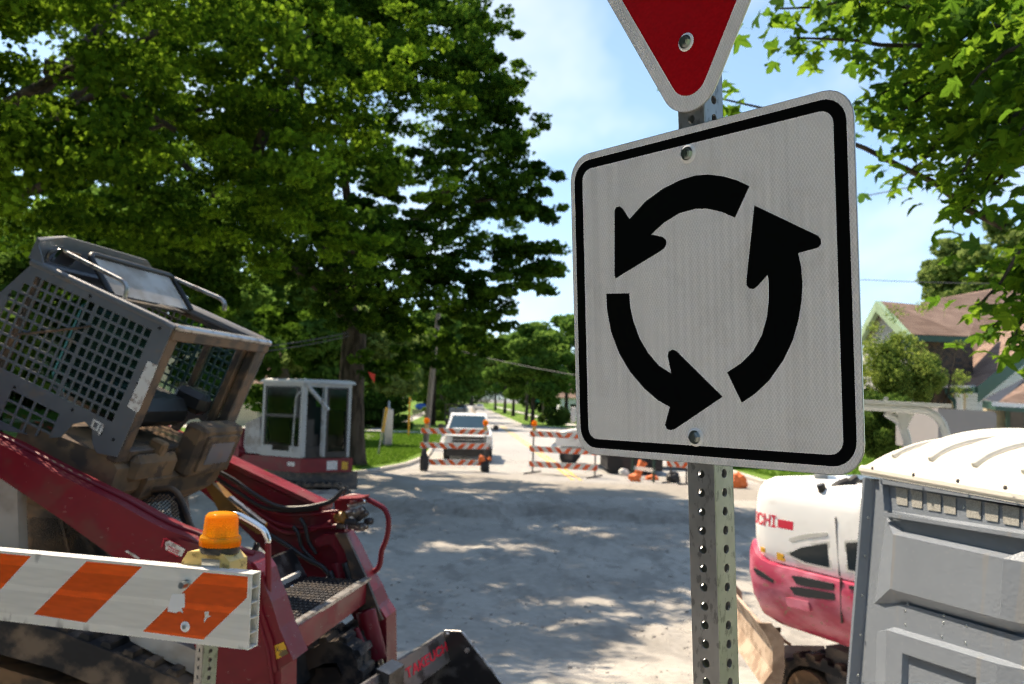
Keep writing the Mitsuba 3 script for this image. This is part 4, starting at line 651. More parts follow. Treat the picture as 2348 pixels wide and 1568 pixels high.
# front frame, caked in dirt inside
for m_ in [cb(-.055, .0, .256, .34, -.70, -.045), cb(-.055, .0, 1.18, 1.294, -.72, -.045), cb(-.05, .012, .256, 1.294, -.075, -.02), cb(-.045, .0, .34, 1.18, -.74, -.64)]: obj('front_frame', m_, 'worn_black', cabk)
obj('roof_bar', cat([cb(-.03, .018, .26, 1.30, -.028, .004, .010)]), 'steel_worn', cabk, label='worn bright bar across the top of the cab front')
for m_ in [cb(-.10, -.055, .27, .31, -.66, -.06), cb(-.35, -.31, 1.25, 1.285, -.60, -.06), cb(-.10, -.055, 1.14, 1.19, -.66, -.06), cb(-.78, -.06, .26, .30, -.07, -.045), cb(-.78, -.06, 1.25, 1.29, -.07, -.045), cb(-.78, -.74, .27, .31, -.6, -.05)]: obj('inner_frame', m_, 'worn_black', cabk)
obj('roof_hatch', cat([cb(-.76, -.52, .33, 1.22, -.055, -.045, 0)]), 'dark_steel', cabk)
obj('rear_visor', cat([hull(*[cw(x, t, z) for x, t, z in ((-.83, .25, .0), (-.80, .25, .0), (-.83, .25, .105), (-.81, .25, .10), (-.83, .42, .150), (-.81, .42, .150), (-.83, 1.12, .150), (-.81, 1.12, .150), (-.83, 1.30, .07), (-.81, 1.30, .07), (-.83, 1.30, .0), (-.80, 1.30, .0))]), hull(*[cw(x, t, z) for x, z in ((-.83, .0), (-.83, .10), (-.74, .0)) for t in (.25, .258)])]), 'cab_grey', cabk)
obj('rear_window', cat([hull(*[cw(x, t, z) for x, z in ((-.70, .105), (-.69, .105), (-.52, -.02), (-.50, -.02)) for t in (.50, 1.20)])]), 'light_grey_dusty', cabk)
obj('window_frame', tube(round_path([cw(-.50, .46, -.02), cw(-.70, .46, .115), cw(-.70, 1.24, .115), cw(-.50, 1.24, -.02)], .05), .016, 8), 'black_plastic', cabk, True)
obj('mirror', hull(*[cw(*q) for q in ((-.76, .30, .02), (-.76, .42, .02), (-.73, .30, .10), (-.73, .44, .10), (-.74, .30, .02), (-.74, .42, .02), (-.715, .30, .10), (-.715, .44, .10))]), 'chrome', cabk)
def ctube(px, t, r): return tube(round_path([lw(*(lambda q: (q[0], t, q[1]))(lp(u, v, t))) for u, v in px], .05), r, 10)
obj('roof_rail', ctube([(106, 598), (112, 580), (128, 574), (146, 576), (284, 645), (292, 660), (286, 686)], .33, .011), 'steel_worn', cabk, True); obj('roof_rail', ctube([(352, 645), (362, 630), (382, 631), (506, 684), (516, 695), (515, 712)], 1.24, .012), 'steel_worn', cabk, True)
obj('door_wire', ltube([(30, 767), (105, 760), (170, 753), (208, 747)], .24, .006, 6), 'worn_black', cabk)
obj('pillar_plate', prism([clp(u, v, .245) for u, v in ((339, 827), (361, 838), (318, 942), (313, 946), (292, 932))], CO, CE1, CE3, -.247, -.244), 'sticker_white', cabk, label='scuffed white plate on the near front pillar')
q_ = [clp(u, v, .245) for u, v in ((214, 960), (231, 969), (223, 990), (206, 981))]; i_ = affinity.scale(Polygon(q_), .55, .55); i2 = affinity.scale(Polygon(q_), .30, .30)
obj('emblem', prism(Polygon(q_).difference(i_), CO, CE1, CE3, -.2485, -.246), 'sticker_white', cabk); obj('emblem', prism([clp(u, v, .245) for u, v in ((234, 971), (239, 973), (229, 998), (224, 995))], CO, CE1, CE3, -.2485, -.246), 'sticker_white', cabk)
# seat, floor pan and belly
obj('seat', cat([cb(-.58, -.16, .48, 1.08, -.62, -.46, .05), mv(cb(-.66, -.54, .48, 1.08, -.56, -.10, .04), np.eye(4)), cb(-.30, -.10, .40, .52, -.52, -.40, .03), cb(-.30, -.10, 1.04, 1.16, -.52, -.40, .03)]), 'black_plastic', cabk)
obj('floor_pan', cat([cxz([(-.52, -.72), (-.05, -.68), (.02, -.72), (.03, -.84), (-.10, -1.02), (-.42, -1.02), (-.52, -.96)], .262, 1.285)]), 'dirt_caked', cabk)
obj('belly_plate', cat([cxz([(-.02, -.74), (.06, -.78), (.05, -.88), (-.06, -1.0), (-.12, -1.0)], .50, 1.25), cxz([(-.40, -.90), (-.20, -.86), (-.14, -1.04), (-.36, -1.07)], .30, .62)]), 'dirt_caked', cabk)
obj('foot_box', cat([cb(-.02, .10, .78, 1.24, -.78, -.50, .02), cb(.0, .115, .83, 1.19, -.74, -.54, .004)]), 'dirt_caked', cabk, label='dirt covered lower front box of the cab opening'); obj('foot_window', cb(.112, .118, .88, 1.14, -.70, -.58, 0), 'cab_grey', cabk)
obj('sill_bracket', cat([cb(-.02, .05, .36, .75, -.80, -.66, .03), cb(-.05, .03, .56, .62, -.70, -.60, .01)]), 'dirt_caked', cabk)
obj('dangling_wires', cat([tube(limb_path(cw(-.5 + .1 * i, .5 + .08 * i, -1.0), lw(-.75 + .08 * i, .55 + .1 * i, 1.5), -.05, i, 7), .012, 6) for i in range(5)]), 'black_plastic', ld)
# ---------------------------------------------------------------- portable toilet
tp = thing('portable_toilet', 'grey portable toilet with a white ribbed roof at the right edge', 'toilet')
TA = V(1.3225, 3.2232, 2.2617); TXd = V(.0507, -.9004, .0); TXd /= np.linalg.norm(TXd); TU = V(.078, 0, 1); TU -= TXd * TU.dot(TXd); TU /= np.linalg.norm(TU); TN = np.cross(TXd, TU)
if TN[0] > 0: TN = -TN
TI = -TN  # inwards
def tloc(u, v, d=0): p = on_plane(u, v, TA + TN * d, TN) - TA; return (p @ TXd, p @ TU)
T8 = lambda pts, d=0: [tloc(1604.6 + .3785 * x, 974.2 + .3785 * y, d) for x, y in pts]
def tw(s, h, d): return TA + TXd * s + TU * h + TN * d
gzt = float(gz(1.9, 2.7)); HB = gzt - TA[2]
wl0 = []
def tbox(s0, s1, h0, h1, d0, d1, c=.004): return mv(bx(s0, s1, h0, h1, d0, d1, c), frame(TA, TXd, TU, TN)) if np.cross(TXd, TU) @ TN > 0 else mv(bx(s0, s1, h0, h1, -d1, -d0, c), frame(TA, TXd, TU, -TN))
obj('wall', cat([tbox(.02, 1.10, HB + .08, -.01, -.05, -.012), tbox(.02, 1.10, HB + .08, -.01, -1.12, -1.08), tbox(.02, .05, HB + .08, -.01, -1.08, -.05), tbox(1.07, 1.10, HB + .08, -.01, -1.08, -.05)]), 'toilet_grey', tp)
obj('base_skid', tbox(-.02, 1.14, HB, HB + .09, -1.15, .02, .02), 'black_plastic', tp)
def pad(base, topp, h, cut=None):
    m = hull(*[tw(s, z, -.012) for s, z in base], *[tw(s, z, h) for s, z in topp])
    if cut is not None: m = trimesh.boolean.difference([m, cut], engine='manifold')
    return m
for m_ in [hull(*[tw(s, z, d) for s, d in ((0, -.05), (0, .004), (.012, .018), (.030, .018), (.042, -.004), (.05, -.03)) for z in (HB + .08, -.008)]), hull(*[tw(s, z, d) for s, d in ((1.13, -.05), (1.13, .004), (1.11, .018), (1.09, .018), (1.075, -.004)) for z in (HB + .08, -.008)])]: obj('corner_post', m_, 'toilet_grey', tp)
bq = T8([(1108, 560), (1222, 640), (1903, 788), (1990, 740), (2300, 800), (2300, 1375), (1985, 1318), (1885, 1268), (1200, 1078), (1035, 1078)]); tq = T8([(1222, 668), (1900, 815), (2240, 880), (2240, 1270), (1882, 1180), (1202, 998)])
pv = [tw(s_, z_, -.012) for s_, z_ in bq] + [tw(s_, z_, .030) for s_, z_ in tq[:2]] + [tw(*tq[2], .0), tw(*tq[3], .0)] + [tw(s_, z_, .030) for s_, z_ in tq[4:]]
pf_ = [(1, 2, 11), (1, 11, 10), (0, 1, 10), (0, 10, 15), (0, 15, 9), (9, 15, 8), (8, 15, 14), (8, 14, 7), (10, 11, 14), (10, 14, 15), (11, 2, 3), (11, 3, 12), (3, 4, 12), (12, 4, 5), (12, 5, 13), (11, 12, 13), (11, 13, 14), (14, 13, 7), (7, 13, 6), (13, 5, 6)]
obj('panel', trimesh.Trimesh(np.array(pv), pf_, process=False), 'toilet_grey', tp, label='upper moulded wall panel')
mid = T8([(1120, 1108), (1258, 1090), (1905, 1275), (1962, 1310), (2300, 1400), (2300, 1560), (1962, 1450), (1865, 1395), (1190, 1195), (1100, 1232)])
obj('mid_plate', hull(*[tw(s, z, d) for s, z in T8([(1118, 1108), (1258, 1088), (2300, 1385), (2300, 1580), (1190, 1200), (1098, 1236)]) for d in (-.012, .004)]), 'toilet_grey', tp)
cut = hull(*[tw(s, z, d) for pts, d in ((T8([(1262, 1366), (1740, 1520), (1735, 1720), (1255, 1720)]), .05), (T8([(1285, 1400), (1725, 1545), (1720, 1720), (1275, 1720)]), .012)) for s, z in pts])
obj('panel', pad(T8([(1050, 1252), (1188, 1210), (1868, 1408), (2300, 1560), (2300, 2300), (1020, 2300)]), T8([(1178, 1246), (1860, 1452), (1845, 2290), (1150, 2290)]), .028, cut), 'toilet_grey', tp, label='lower moulded wall panel with a sunk field')
# vent band under the roof
vb = T8([(1112, 338), (2300, 525), (2300, 690), (1140, 520), (1112, 480)])
obj('vent_frame', cat([hull(*[tw(s, z, d) for s, z in T8(q) for d in (-.012, .012)]) for q in ([(1104, 328), (2300, 515), (2300, 545), (1112, 356)], [(1104, 328), (1122, 345), (1135, 520), (1108, 480)])] + [hull(*[tw(s, z, d) for (s, z), d in zip(T8([(1125, 515), (2300, 690), (2300, 752), (1130, 555)]) * 2, (-.012, -.012, .022, -.012, -.012, -.012, .022, -.010))]), hull(*[tw(s, z, d) for s, z in T8([(1130, 530), (2300, 712), (2300, 742), (1132, 552)]) for d in (.0, .02)])]), 'toilet_grey', tp)
vq = [(1170, 1240, 375, 478), (1262, 1328, 392, 494), (1355, 1440, 408, 512), (1455, 1530, 425, 530), (1592, 1682, 445, 556), (1704, 1786, 465, 574), (1812, 1912, 482, 596), (1934, 2020, 502, 618), (2075, 2170, 524, 640)]
for x0, x1, y0, y1 in vq:
    sl = (y1 - y0) * .0 + .17; obj('vent', hull(*[tw(s, z, d) for s, z in T8([(x0, y0), (x1, y0 + (x1 - x0) * sl), (x1, y1 + (x1 - x0) * sl * .9), (x0 + 6, y1)]) for d in (-.010, -.0085)]), 'vent_mesh', tp)
sc_ = [(1162, 428), (1562, 494), (1255, 1083), (1240, 1126), (1473, 1152), (1240, 1210), (1470, 1196), (1610, 1216), (1605, 1320), (1460, 1282), (1025, 330), (1010, 560), (990, 790), (975, 1030), (965, 1270), (950, 1515)]
for i, (x, y) in enumerate(sc_):
    s, z = T8([(x, y)], .006)[0]; d = -.012 if i < 2 else (.004 if i < 10 else .002); obj('screw', mv(lathe([(0, .003), (.003, .0026), (.0044, .001), (.0044, -.002), (0, -.002)], 10), frame(tw(s, z, d), *perp(TN))), 'zinc', tp, True)
# roof: lip and ribbed dome
lip = []
for o_, hz in ((.030, -.045), (.036, -.020), (.030, .012)): lip.append(o_)
def ring(s0, s1, q0, q1, h0, h1): return tbox(s0, s1, h0, h1, -q1, -q0, .008)
obj('roof_lip', cat([ring(-.028, 1.158, -.020, 1.148, -.0 + .008, .036), ring(-.022, 1.152, -.014, 1.142, .0, .012)]), 'toilet_roof', tp)
ns, nq = 120, 60; s = np.linspace(-.005, 1.135, ns); q = np.linspace(-.005, 1.125, nq); S, Q = np.meshgrid(s, q, indexing='ij')
e = lambda t, L, w: np.sqrt(np.clip(1 - (1 - np.clip(np.minimum(t, L - t) / w, 0, 1)) ** 2, 0, 1))
lob = .5 + .5 * np.cos((S - .30) / .235 * 2 * np.pi)
Hh = .033 + .165 * e(S + .005, 1.14, .36) ** 1.0 * e(Q + .005, 1.13, .50) + .030 * lob * e(S, 1.13, .2) * e(Q, 1.12, .3) + .004
Vv = TA + S[..., None] * TXd + Hh[..., None] * TU + Q[..., None] * TI
i, j = np.meshgrid(np.arange(ns - 1), np.arange(nq - 1), indexing='ij'); qq = np.stack([i * nq + j, (i + 1) * nq + j, (i + 1) * nq + j + 1, i * nq + j + 1], -1).reshape(-1, 4)
obj('roof', (Vv.reshape(-1, 3), qq), 'toilet_roof', tp, True)
for rs_ in (.175, .41, .65, .88):
    k_ = int(rs_ / 1.14 * ns); pts = [Vv[k_ + int(6 * (m / nq)), m] + TU * .003 for m in range(1, nq - 1, 2)]; obj('roof_rib', tube(np.array(pts), .014, 8), 'toilet_roof', tp, True)
for x, y in ((1045, 262), (1293, 302), (1562, 340), (1850, 380)): s_, z_ = T8([(x, y)], .035)[0]; obj('rivet', mv(lathe([(0, .004), (.006, .002), (.006, -.002), (0, -.002)], 10), frame(tw(s_, z_, .036), *perp(TN))), 'dark_steel', tp)
# ---------------------------------------------------------------- mini excavator on the right
er = thing('mini_excavator', 'white and pinkish red mini excavator with a canopy, next to the toilet', 'excavator')
EA = V(.45, -.893, 0); EA /= np.linalg.norm(EA); EN = V(EA[1], -EA[0], 0); EO = at(1805, 1296, 6.2); EO0 = EO * V(1, 1, 0)
def ew(s, q, z): return EO0 + EA * s - EN * q + V(0, 0, z)
def eloc(u, v): p = on_plane(u, v, EO, EN) - EO0; return (p @ EA, p[2])
E8 = lambda pts: [eloc(1604.6 + .3785 * x, 974.2 + .3785 * y) for x, y in pts]
plan = sbox(-.60 + .34, 0 + .34, 1.70 - .3, 1.40 - .34).buffer(.34, 12)
def resamp(p, n=72):
    c = np.array(p.exterior.coords)[:-1]; ctr = V(.5, .7); a = np.unwrap(np.arctan2(c[:, 1] - ctr[1], c[:, 0] - ctr[0]));
    ln = p.exterior; t = np.linspace(0, 1, n, endpoint=False); ang = t * 2 * np.pi; out = []
    from shapely.geometry import LineString
    for g_ in ang:
        r = LineString([ctr, ctr + 5 * V(math.cos(g_), math.sin(g_))]).intersection(ln); r = list(r.geoms)[-1] if hasattr(r, 'geoms') else r; out.append((r.x, r.y))
    return np.array(out)
def loft(levels, ptf, n=96):
    ring = [np.array([ptf(x, y, z) for x, y in resamp(plan.buffer(-i) if i > 0 else plan.buffer(-i), n)]) for z, i in levels]; v = np.vstack(ring); f = []
    for k in range(len(levels) - 1):
        for j in range(n): a, b = k * n + j, k * n + (j + 1) % n; f += [(a, b, b + n), (a, b + n, a + n)]
    for k, rev in ((0, True), (len(levels) - 1, False)):
        c = len(v); v = np.vstack([v, ring[k].mean(0)])
        for j in range(n): a, b = k * n + j, k * n + (j + 1) % n; f.append((c, b, a) if rev else (c, a, b))
    m = trimesh.Trimesh(v, f, process=False); m.fix_normals(); return m
def ewt(s, q, z): w = np.interp(z, [.95, 1.25, 1.5, 1.85], [0, 1, 1, 0]); k = np.clip((-.20 - s) / .36, 0, 1); return ew(s, q, z + .12 * k * k * (3 - 2 * k) * w)
obj('counterweight', loft([(.86, .34), (.88, .22), (.95, .10), (1.06, .03), (1.18, .0), (1.30, .0), (1.355, .015), (1.365, .10)], ewt), 'paint_pink_red', er, 40, label='pinkish red counterweight round the back')
obj('engine_hood', loft([(1.366, .10), (1.368, .058), (1.42, .045), (1.50, .042), (1.66, .045), (1.80, .052), (1.88, .07), (1.94, .11), (1.97, .18), (1.98, .25), (1.985, .5)], ewt), 'paint_white', er, 40, label='white engine hood above the counterweight')
def eplate(pts, q0, q1): return prism(E8(pts), EO0, EA, (0, 0, 1), -q1, -q0) if np.cross(EA, V(0, 0, 1)) @ EN < 0 else prism(E8(pts), EO0, EA, (0, 0, 1), q0, q1)
from shapely.geometry import LineString
def epix(u, v, inset):
    """the point of the excavator's body side that is seen at this bearing"""
    r = ray(u, v); ex2 = lambda p: V((p - EO0) @ EA, -((p - EO0) @ EN)); a, b = ex2(O * V(1, 1, 0)), ex2(O * V(1, 1, 0) + r * V(1, 1, 0) * 12); g_ = LineString([a, b]).intersection(plan.buffer(-inset).exterior)
    pts = [V(p.x, p.y) for p in getattr(g_, 'geoms', [g_])] if not g_.is_empty else [b]; p = min(pts, key=lambda q: np.linalg.norm(q - a)); t = np.linalg.norm(p - a) / np.linalg.norm(b - a) * 12; d = (b - a) / np.linalg.norm(b - a)
    c = plan.buffer(-inset).exterior; k = c.project(Point(*p)); q0, q1 = c.interpolate((k - .01) % c.length), c.interpolate((k + .01) % c.length); n = V(q1.y - q0.y, q0.x - q1.x); n /= np.linalg.norm(n); n = n if n @ d < 0 else -n
    return ew(p[0], p[1], 2.5 + r[2] * t), EA * n[0] - EN * n[1]
def patch(pts8, inset, m, nm, lab=None, out=.006, back=-.02, rnd=3):
    pl = Polygon([(1604.6 + .3785 * x, 974.2 + .3785 * y) for x, y in pts8]).buffer(rnd, 4); ms = trimesh.creation.extrude_polygon(pl, 1.0, engine='earcut').subdivide_to_size(9); v = []
    for x, y, z in ms.vertices: p, n = epix(x, y, inset); v.append(p + n * (out if z > .5 else back))
    ms.vertices = np.array(v); ms.fix_normals(); return obj(nm, ms, m, er, label=lab)
patch([(552, 780), (620, 748), (764, 725), (776, 852), (640, 822)], .045, 'dark_glass', 'window', 'dark triangular vent window in the white hood', .004); patch([(892, 722), (1010, 715), (1010, 890), (905, 868)], .045, 'dark_glass', 'window', None, .004)
patch([(530, 778), (612, 735), (778, 712), (790, 868), (638, 838)], .045, 'paint_offwhite', 'window_rim', None, .002); patch([(880, 708), (1020, 700), (1020, 905), (893, 882)], .045, 'paint_offwhite', 'window_rim', None, .002)
for q_ in ([(562, 918), (600, 922), (804, 966), (804, 996), (640, 973), (587, 958)], [(550, 986), (590, 986), (810, 1024), (813, 1056), (640, 1038), (577, 1024)]): patch(q_, 0, 'black_plastic', 'slot', None, .003, -.03, 2)
patch([(330, 872), (360, 885), (440, 940), (440, 950), (350, 902)], 0, 'black_plastic', 'slot', None, .004, -.03, 2); patch([(905, 975), (955, 985), (955, 1000), (905, 990)], 0, 'black_plastic', 'slot', None, .004, -.03, 1)
patch([(530, 1050), (650, 1075), (660, 1120), (540, 1090)], 0, 'paint_pink_red', 'tow_pocket', None, .008)
patch([(545, 690), (640, 664), (770, 655), (765, 668), (640, 682), (560, 705)], .046, 'paint_offwhite', 'crease', None, .006, -.02, 2)
patch([(818, 560), (821, 560), (846, 915), (843, 915)], .045, 'dark_steel', 'panel_seam', None, .0035, -.02, .15); patch([(845, 925), (848, 925), (856, 1200), (853, 1200)], 0, 'dark_steel', 'panel_seam', None, .002, -.02, .15)
patch([(468, 775), (506, 787), (510, 824), (470, 812)], .045, 'sticker_yellow', 'label_plate', None, .004, -.01, 1); patch([(370, 740), (390, 748), (390, 770), (372, 762)], .045, 'sticker_yellow', 'label_plate', None, .004, -.01, 1)
# lettering wrapped round the hood corner
ol = np.array(plan.buffer(-.012).exterior.coords); 
def outline_at(sv): # arc length measured from (s=.15, q=0) towards the rear
    ring_ = plan.buffer(-.047).exterior; p0 = ring_.project(Point(.22, 0.047)); L = ring_.length; a = ring_.interpolate((p0 + DIRS * sv) % L); b = ring_.interpolate((p0 + DIRS * (sv + .004)) % L); return V(a.x, a.y), V(b.x - a.x, b.y - a.y) / .004
DIRS = 1
if outline_at(.1)[0][0] > .22: DIRS = -1
def wrap(mesh, s_end, z0, off=.002):
    m = mesh.copy(); v = m.vertices.copy(); out = []
    for x, y, zz in v:
        p, d = outline_at(s_end - x); n = V(-d[1], d[0]); c = V(.5, .7); n = n if n @ (p - c) > 0 else -n; p = p + n * (off + zz); out.append(ew(p[0], p[1], z0 + y))
    m.vertices = np.array(out); return m
tm = meshkit.text_mesh('TAKEUCHI', .085, .002, True); tm = tm.subdivide_to_size(.02); tl = tm.bounds[1][0]
pB, _ = epix(1604.6 + .3785 * 500, 974.2 + .3785 * 600, .047); sB = min(np.linspace(-.5, 1.2, 120), key=lambda q: np.linalg.norm(outline_at(q)[0] - V((pB - EO0) @ EA, -((pB - EO0) @ EN))))
obj('lettering', wrap(tm, sB + .07 + tl, pB[2] - .035), 'sticker_red', er); bar = bx(0, .15, 0, .06, 0, .002).subdivide_to_size(.02); obj('red_bar', wrap(bar, sB + .05, pB[2] - .03), 'sticker_red', er)
# canopy frame, seat, undercarriage, blade, track
def zt(px, Z, r, s=10, rr=.08): return tube(round_path([at(u, v, z_) for (u, v), z_ in zip(px, np.broadcast_to(Z, len(px)))], rr), r, s)
obj('canopy', hull(*[at(u, v, 6.5) + V(.10, 1.0, 0) * k for k in (0, 1) for u, v in ((1880, 910), (2181, 926), (2181, 935), (1880, 919))]), 'paint_offwhite', er, label='thin pale canopy roof')
obj('canopy_post', zt([(1880, 925), (2120, 939), (2156, 960), (2170, 1000), (2178, 1100)], 6.55, .032, 12, .22), 'paint_offwhite', er, True); obj('canopy_post', cat([zt([(2030, 946), (2063, 965), (2078, 1000), (2090, 1090)], 6.7, .032, 12, .2)]), 'paint_offwhite', er, True)
obj('gusset', hull(*[at(u, v, Z) for Z in (6.66, 6.74) for u, v in ((2055, 945), (2095, 948), (2078, 985), (2068, 985))]), 'paint_offwhite', er); obj('hook', hull(*[at(u, v, Z) for Z in (6.5, 6.56) for u, v in ((2026, 910), (2035, 910), (2036, 924), (2024, 922))]), 'paint_offwhite', er)
obj('post', cat([hull(*[at(u, v, Z) for Z in (6.5, 6.9) for u, v in ((1866, 1060), (1896, 1060), (1898, 1125), (1866, 1125))])]), 'paint_offwhite', er)
obj('seat', cat([hull(*[at(u, v, Z) for Z in (6.2, 6.7) for u, v in ((1912, 1108), (1935, 1095), (1985, 1100), (1990, 1150), (1912, 1148))]), zt([(1900, 1145), (1915, 1115), (1945, 1105)], 6.1, .035), zt([(1950, 1150), (1935, 1115), (1965, 1095)], 6.1, .03), zt([(1880, 1110), (1890, 1138), (1915, 1142)], 6.1, .03)]), 'black_plastic', er, label='black seat and consoles behind the hood')
obj('slew_base', cat([mv(lathe([(0, .70), (.48, .70), (.50, .88), (0, .88)], 28), frame(ew(.85, .72, 0), EA, -EN, V(0, 0, 1)) if np.cross(EA, -EN)[2] > 0 else frame(ew(.85, .72, 0), -EN, EA, V(0, 0, 1))), hull(*[ew(s, q, z) for s in (.0, 1.7) for q in (.38, 1.1) for z in (.44, .78)])]), 'dark_steel', er)
def exb(u0, v0, u1, v1, Z0, Z1): return hull(*[at(u, v, Z) for Z in (Z0, Z1) for u in (u0, u1) for v in (v0, v1)])
obj('blade_arm', hull(*[at(u, v, Z) for (u, v, Z) in ((1770, 1478, 6.6), (1770, 1512, 6.6), (1890, 1480, 6.9), (1890, 1512, 6.9), (1770, 1478, 6.75), (1770, 1512, 6.75), (1890, 1480, 7.05), (1890, 1512, 7.05))]), 'light_grey_dusty', er)
bls = [(1640, 1370), (1690, 1402), (1735, 1440), (1755, 1470), (1756, 1520), (1745, 1560), (1725, 1590), (1640, 1500)]
bl = []
cr = [(0, 0), (.05, .12), (.055, .24), (.02, .36), (-.02, .42)]
B0, B1 = at(1748, 1575, 6.35), at(1660, 1480, 7.9); B0 = B0 * V(1, 1, 0); B1 = B1 * V(1, 1, 0); bd = (B1 - B0) / np.linalg.norm(B1 - B0); bn = V(-bd[1], bd[0], 0); bn = bn if bn @ (-B0) > 0 else -bn
pf = [(-.03, 0), (-.10, .12), (-.11, .26), (-.06, .38), (.0, .45), (.03, .45), (-.025, .37), (-.075, .26), (-.065, .12), (.0, 0)]
zb = 2.5 - (1568 - 936) / 1985 * 6.35
def bwp(pp, l0, l1): return prism(pp, B0 + V(0, 0, zb - .02), -bn, (0, 0, 1), *sorted((l0 * sg, l1 * sg)))
sg = 1 if np.cross(-bn, V(0, 0, 1)) @ bd > 0 else -1
pf = [(-x, z) for x, z in pf]
obj('blade', cat([bwp(pf, .02, 1.55)]), 'blade_tan', er, label='dusty tan dozer blade')
for m_ in [bwp([(-.02, -.01), (.13, -.01), (.16, .15), (.15, .36), (.06, .46), (-.04, .46), (.07, .3), (.07, .12)], -.0, .02), bwp([(-.02, -.01), (.13, -.01), (.16, .15), (.15, .36), (.06, .46), (-.04, .46), (.07, .3), (.07, .12)], 1.55, 1.57)]: obj('blade_end', m_, 'blade_tan', er)
obj('blade_debris', cat([cyl(at(1745 + 9 * i, 1440 + 6 * i, 6.7), at(1790 + 7 * i, 1462 + 5 * i, 6.8), .012, 6) for i in range(4)] + [exb(1772, 1438, 1790, 1450, 6.6, 6.8)]), 'dirt_caked', er)
def wheel_track(c, axis, rad, length, width, fwd):
    axis, fwd = np.asarray(axis, float), np.asarray(fwd, float); up = V(0, 0, 1); n = 28; outl = []
    for a in np.linspace(np.pi / 2, 3 * np.pi / 2, 9): outl.append((-length / 2 + rad * math.cos(a), rad * math.sin(a)))
    for a in np.linspace(-np.pi / 2, np.pi / 2, 9): outl.append((length / 2 + rad * math.cos(a), rad * math.sin(a)))
    poly = Polygon(outl); belt = poly.difference(poly.buffer(-.055)); s_ = 1 if np.cross(fwd, up) @ axis > 0 else -1
    def pw(x, z, w): return c + fwd * x + up * z + axis * w
    ms_ = [prism(belt, c, fwd, up, *sorted((s_ * -width / 2, s_ * width / 2)))]; ln = poly.exterior; lugs = []
    for d in np.arange(0, ln.length, .125):
        a, b = ln.interpolate(d), ln.interpolate((d + .01) % ln.length); t = V(b.x - a.x, b.y - a.y) / .01; nn = V(t[1], -t[0]); nn = nn if nn @ V(a.x, a.y) > 0 or abs(a.x) < length / 2 and nn[1] * a.y > 0 else -nn
        for w0, w1, of in ((-width / 2, -.02, 0), (.02, width / 2, .06)): lugs.append(hull(*[pw(a.x + t[0] * (o + of) + nn[0] * h, a.y + t[1] * (o + of) + nn[1] * h, w) for o, h in ((-.035, -.005), (.035, -.005), (-.024, .035), (.024, .035)) for w in (w0, w1)]))
    inner = [prism(poly.buffer(-.12), c, fwd, up, *sorted((s_ * -width / 3, s_ * width / 3)))]
    for x in (-length / 2, length / 2): inner.append(cyl(pw(x, 0, -width / 2 - .01), pw(x, 0, width / 2 + .01), rad - .09, 18))
    return cat(ms_), cat(lugs), cat(inner)
tc = at(1925, 1540, 7.25); tc[2] = .33; tm_, tl_, ti_ = wheel_track(ew(.86, .05, 0) * V(1, 1, 0) + V(.28, .42, .36), -EN, .30, 1.45, .32, EA); k = obj('track', tm_, 'rubber_dusty', er); obj('lug', tl_, 'rubber_dusty', k); obj('wheel', ti_, 'dirt_caked', k)
tm_, tl_, ti_ = wheel_track(ew(.86, 1.25, 0) * V(1, 1, 0) + V(.28, .42, .36), -EN, .30, 1.45, .32, EA); k = obj('track', tm_, 'rubber_dusty', er); obj('lug', tl_, 'rubber_dusty', k); obj('wheel', ti_, 'dirt_caked', k)
obj('boom', tube(round_path([ew(1.7, .9, 1.2), ew(2.1, 1.0, 2.0), ew(2.6, 1.1, 1.4), ew(2.7, 1.1, .4)], .3), .10, 8), 'paint_offwhite', er, True)
# ---------------------------------------------------------------- excavator on the left
el = thing('excavator', 'grey cabbed excavator on black tracks standing before the big dark tree', 'excavator')
XC = at(690, 1060, 17.3) * V(1, 1, 0); XL = V(-.86, .51, 0); XR = V(.84, .54, 0)
def xw(a, b, z): return XC + XL * a + XR * b + V(0, 0, z)
def xq(a0, a1, b0, b1, z0, z1, **k): return hull(*[xw(a, b, z) for a in (a0, a1) for b in (b0, b1) for z in (z0, z1)])
zb_, zt_ = 1.24, 2.74; CW, CL = 1.0, 1.12
cabf = [xq(-.03, .05, -.03, .05, zb_, zt_ - .08), xq(CL - .06, CL, -.02, .05, zb_, zt_ - .05), xq(-.02, .05, CW - .06, CW, zb_, zt_ - .05), xq(0, CL, -.03, .04, zt_ - .09, zt_ - .01), xq(-.03, .04, .0, CW, zt_ - .09, zt_ - .01), xq(0, CL, -.03, .04, zb_ - .02, zb_ + .10), xq(CL - .06, CL, .9, CW, zb_, zt_ - .05), xq(.0, CL, CW - .05, CW, zt_ - .09, zt_ - .01), xq(-.03, .05, .42, .46, zb_, zt_ - .05)]
k = obj('cab', cat(cabf + [tube(round_path([xw(-.03, .50, zt_ - .55), xw(-.03, -.03, zt_ + .0), xw(-.02, .9, zt_ - .02)], .2), .045, 8), xq(.05, .30, -.035, -.005, zb_ + .08, zb_ + .2), xq(.80, 1.05, -.035, -.005, zb_ + .08, zb_ + .2)]), 'cab_pale', el, label='pale grey cab frame')
rf = Polygon([(-.06, -.06), (CL + .03, -.06), (CL + .03, CW + .04), (-.06, CW + .04)]).buffer(.03)
obj('roof', hull(*[xw(a, b, z) for z, i in ((zt_ - .02, 0), (zt_ + .03, .01), (zt_ + .06, .07)) for a in (-.07 + i, CL + .03 - i) for b in (-.07 + i, CW + .05 - i)]), 'paint_offwhite', el)
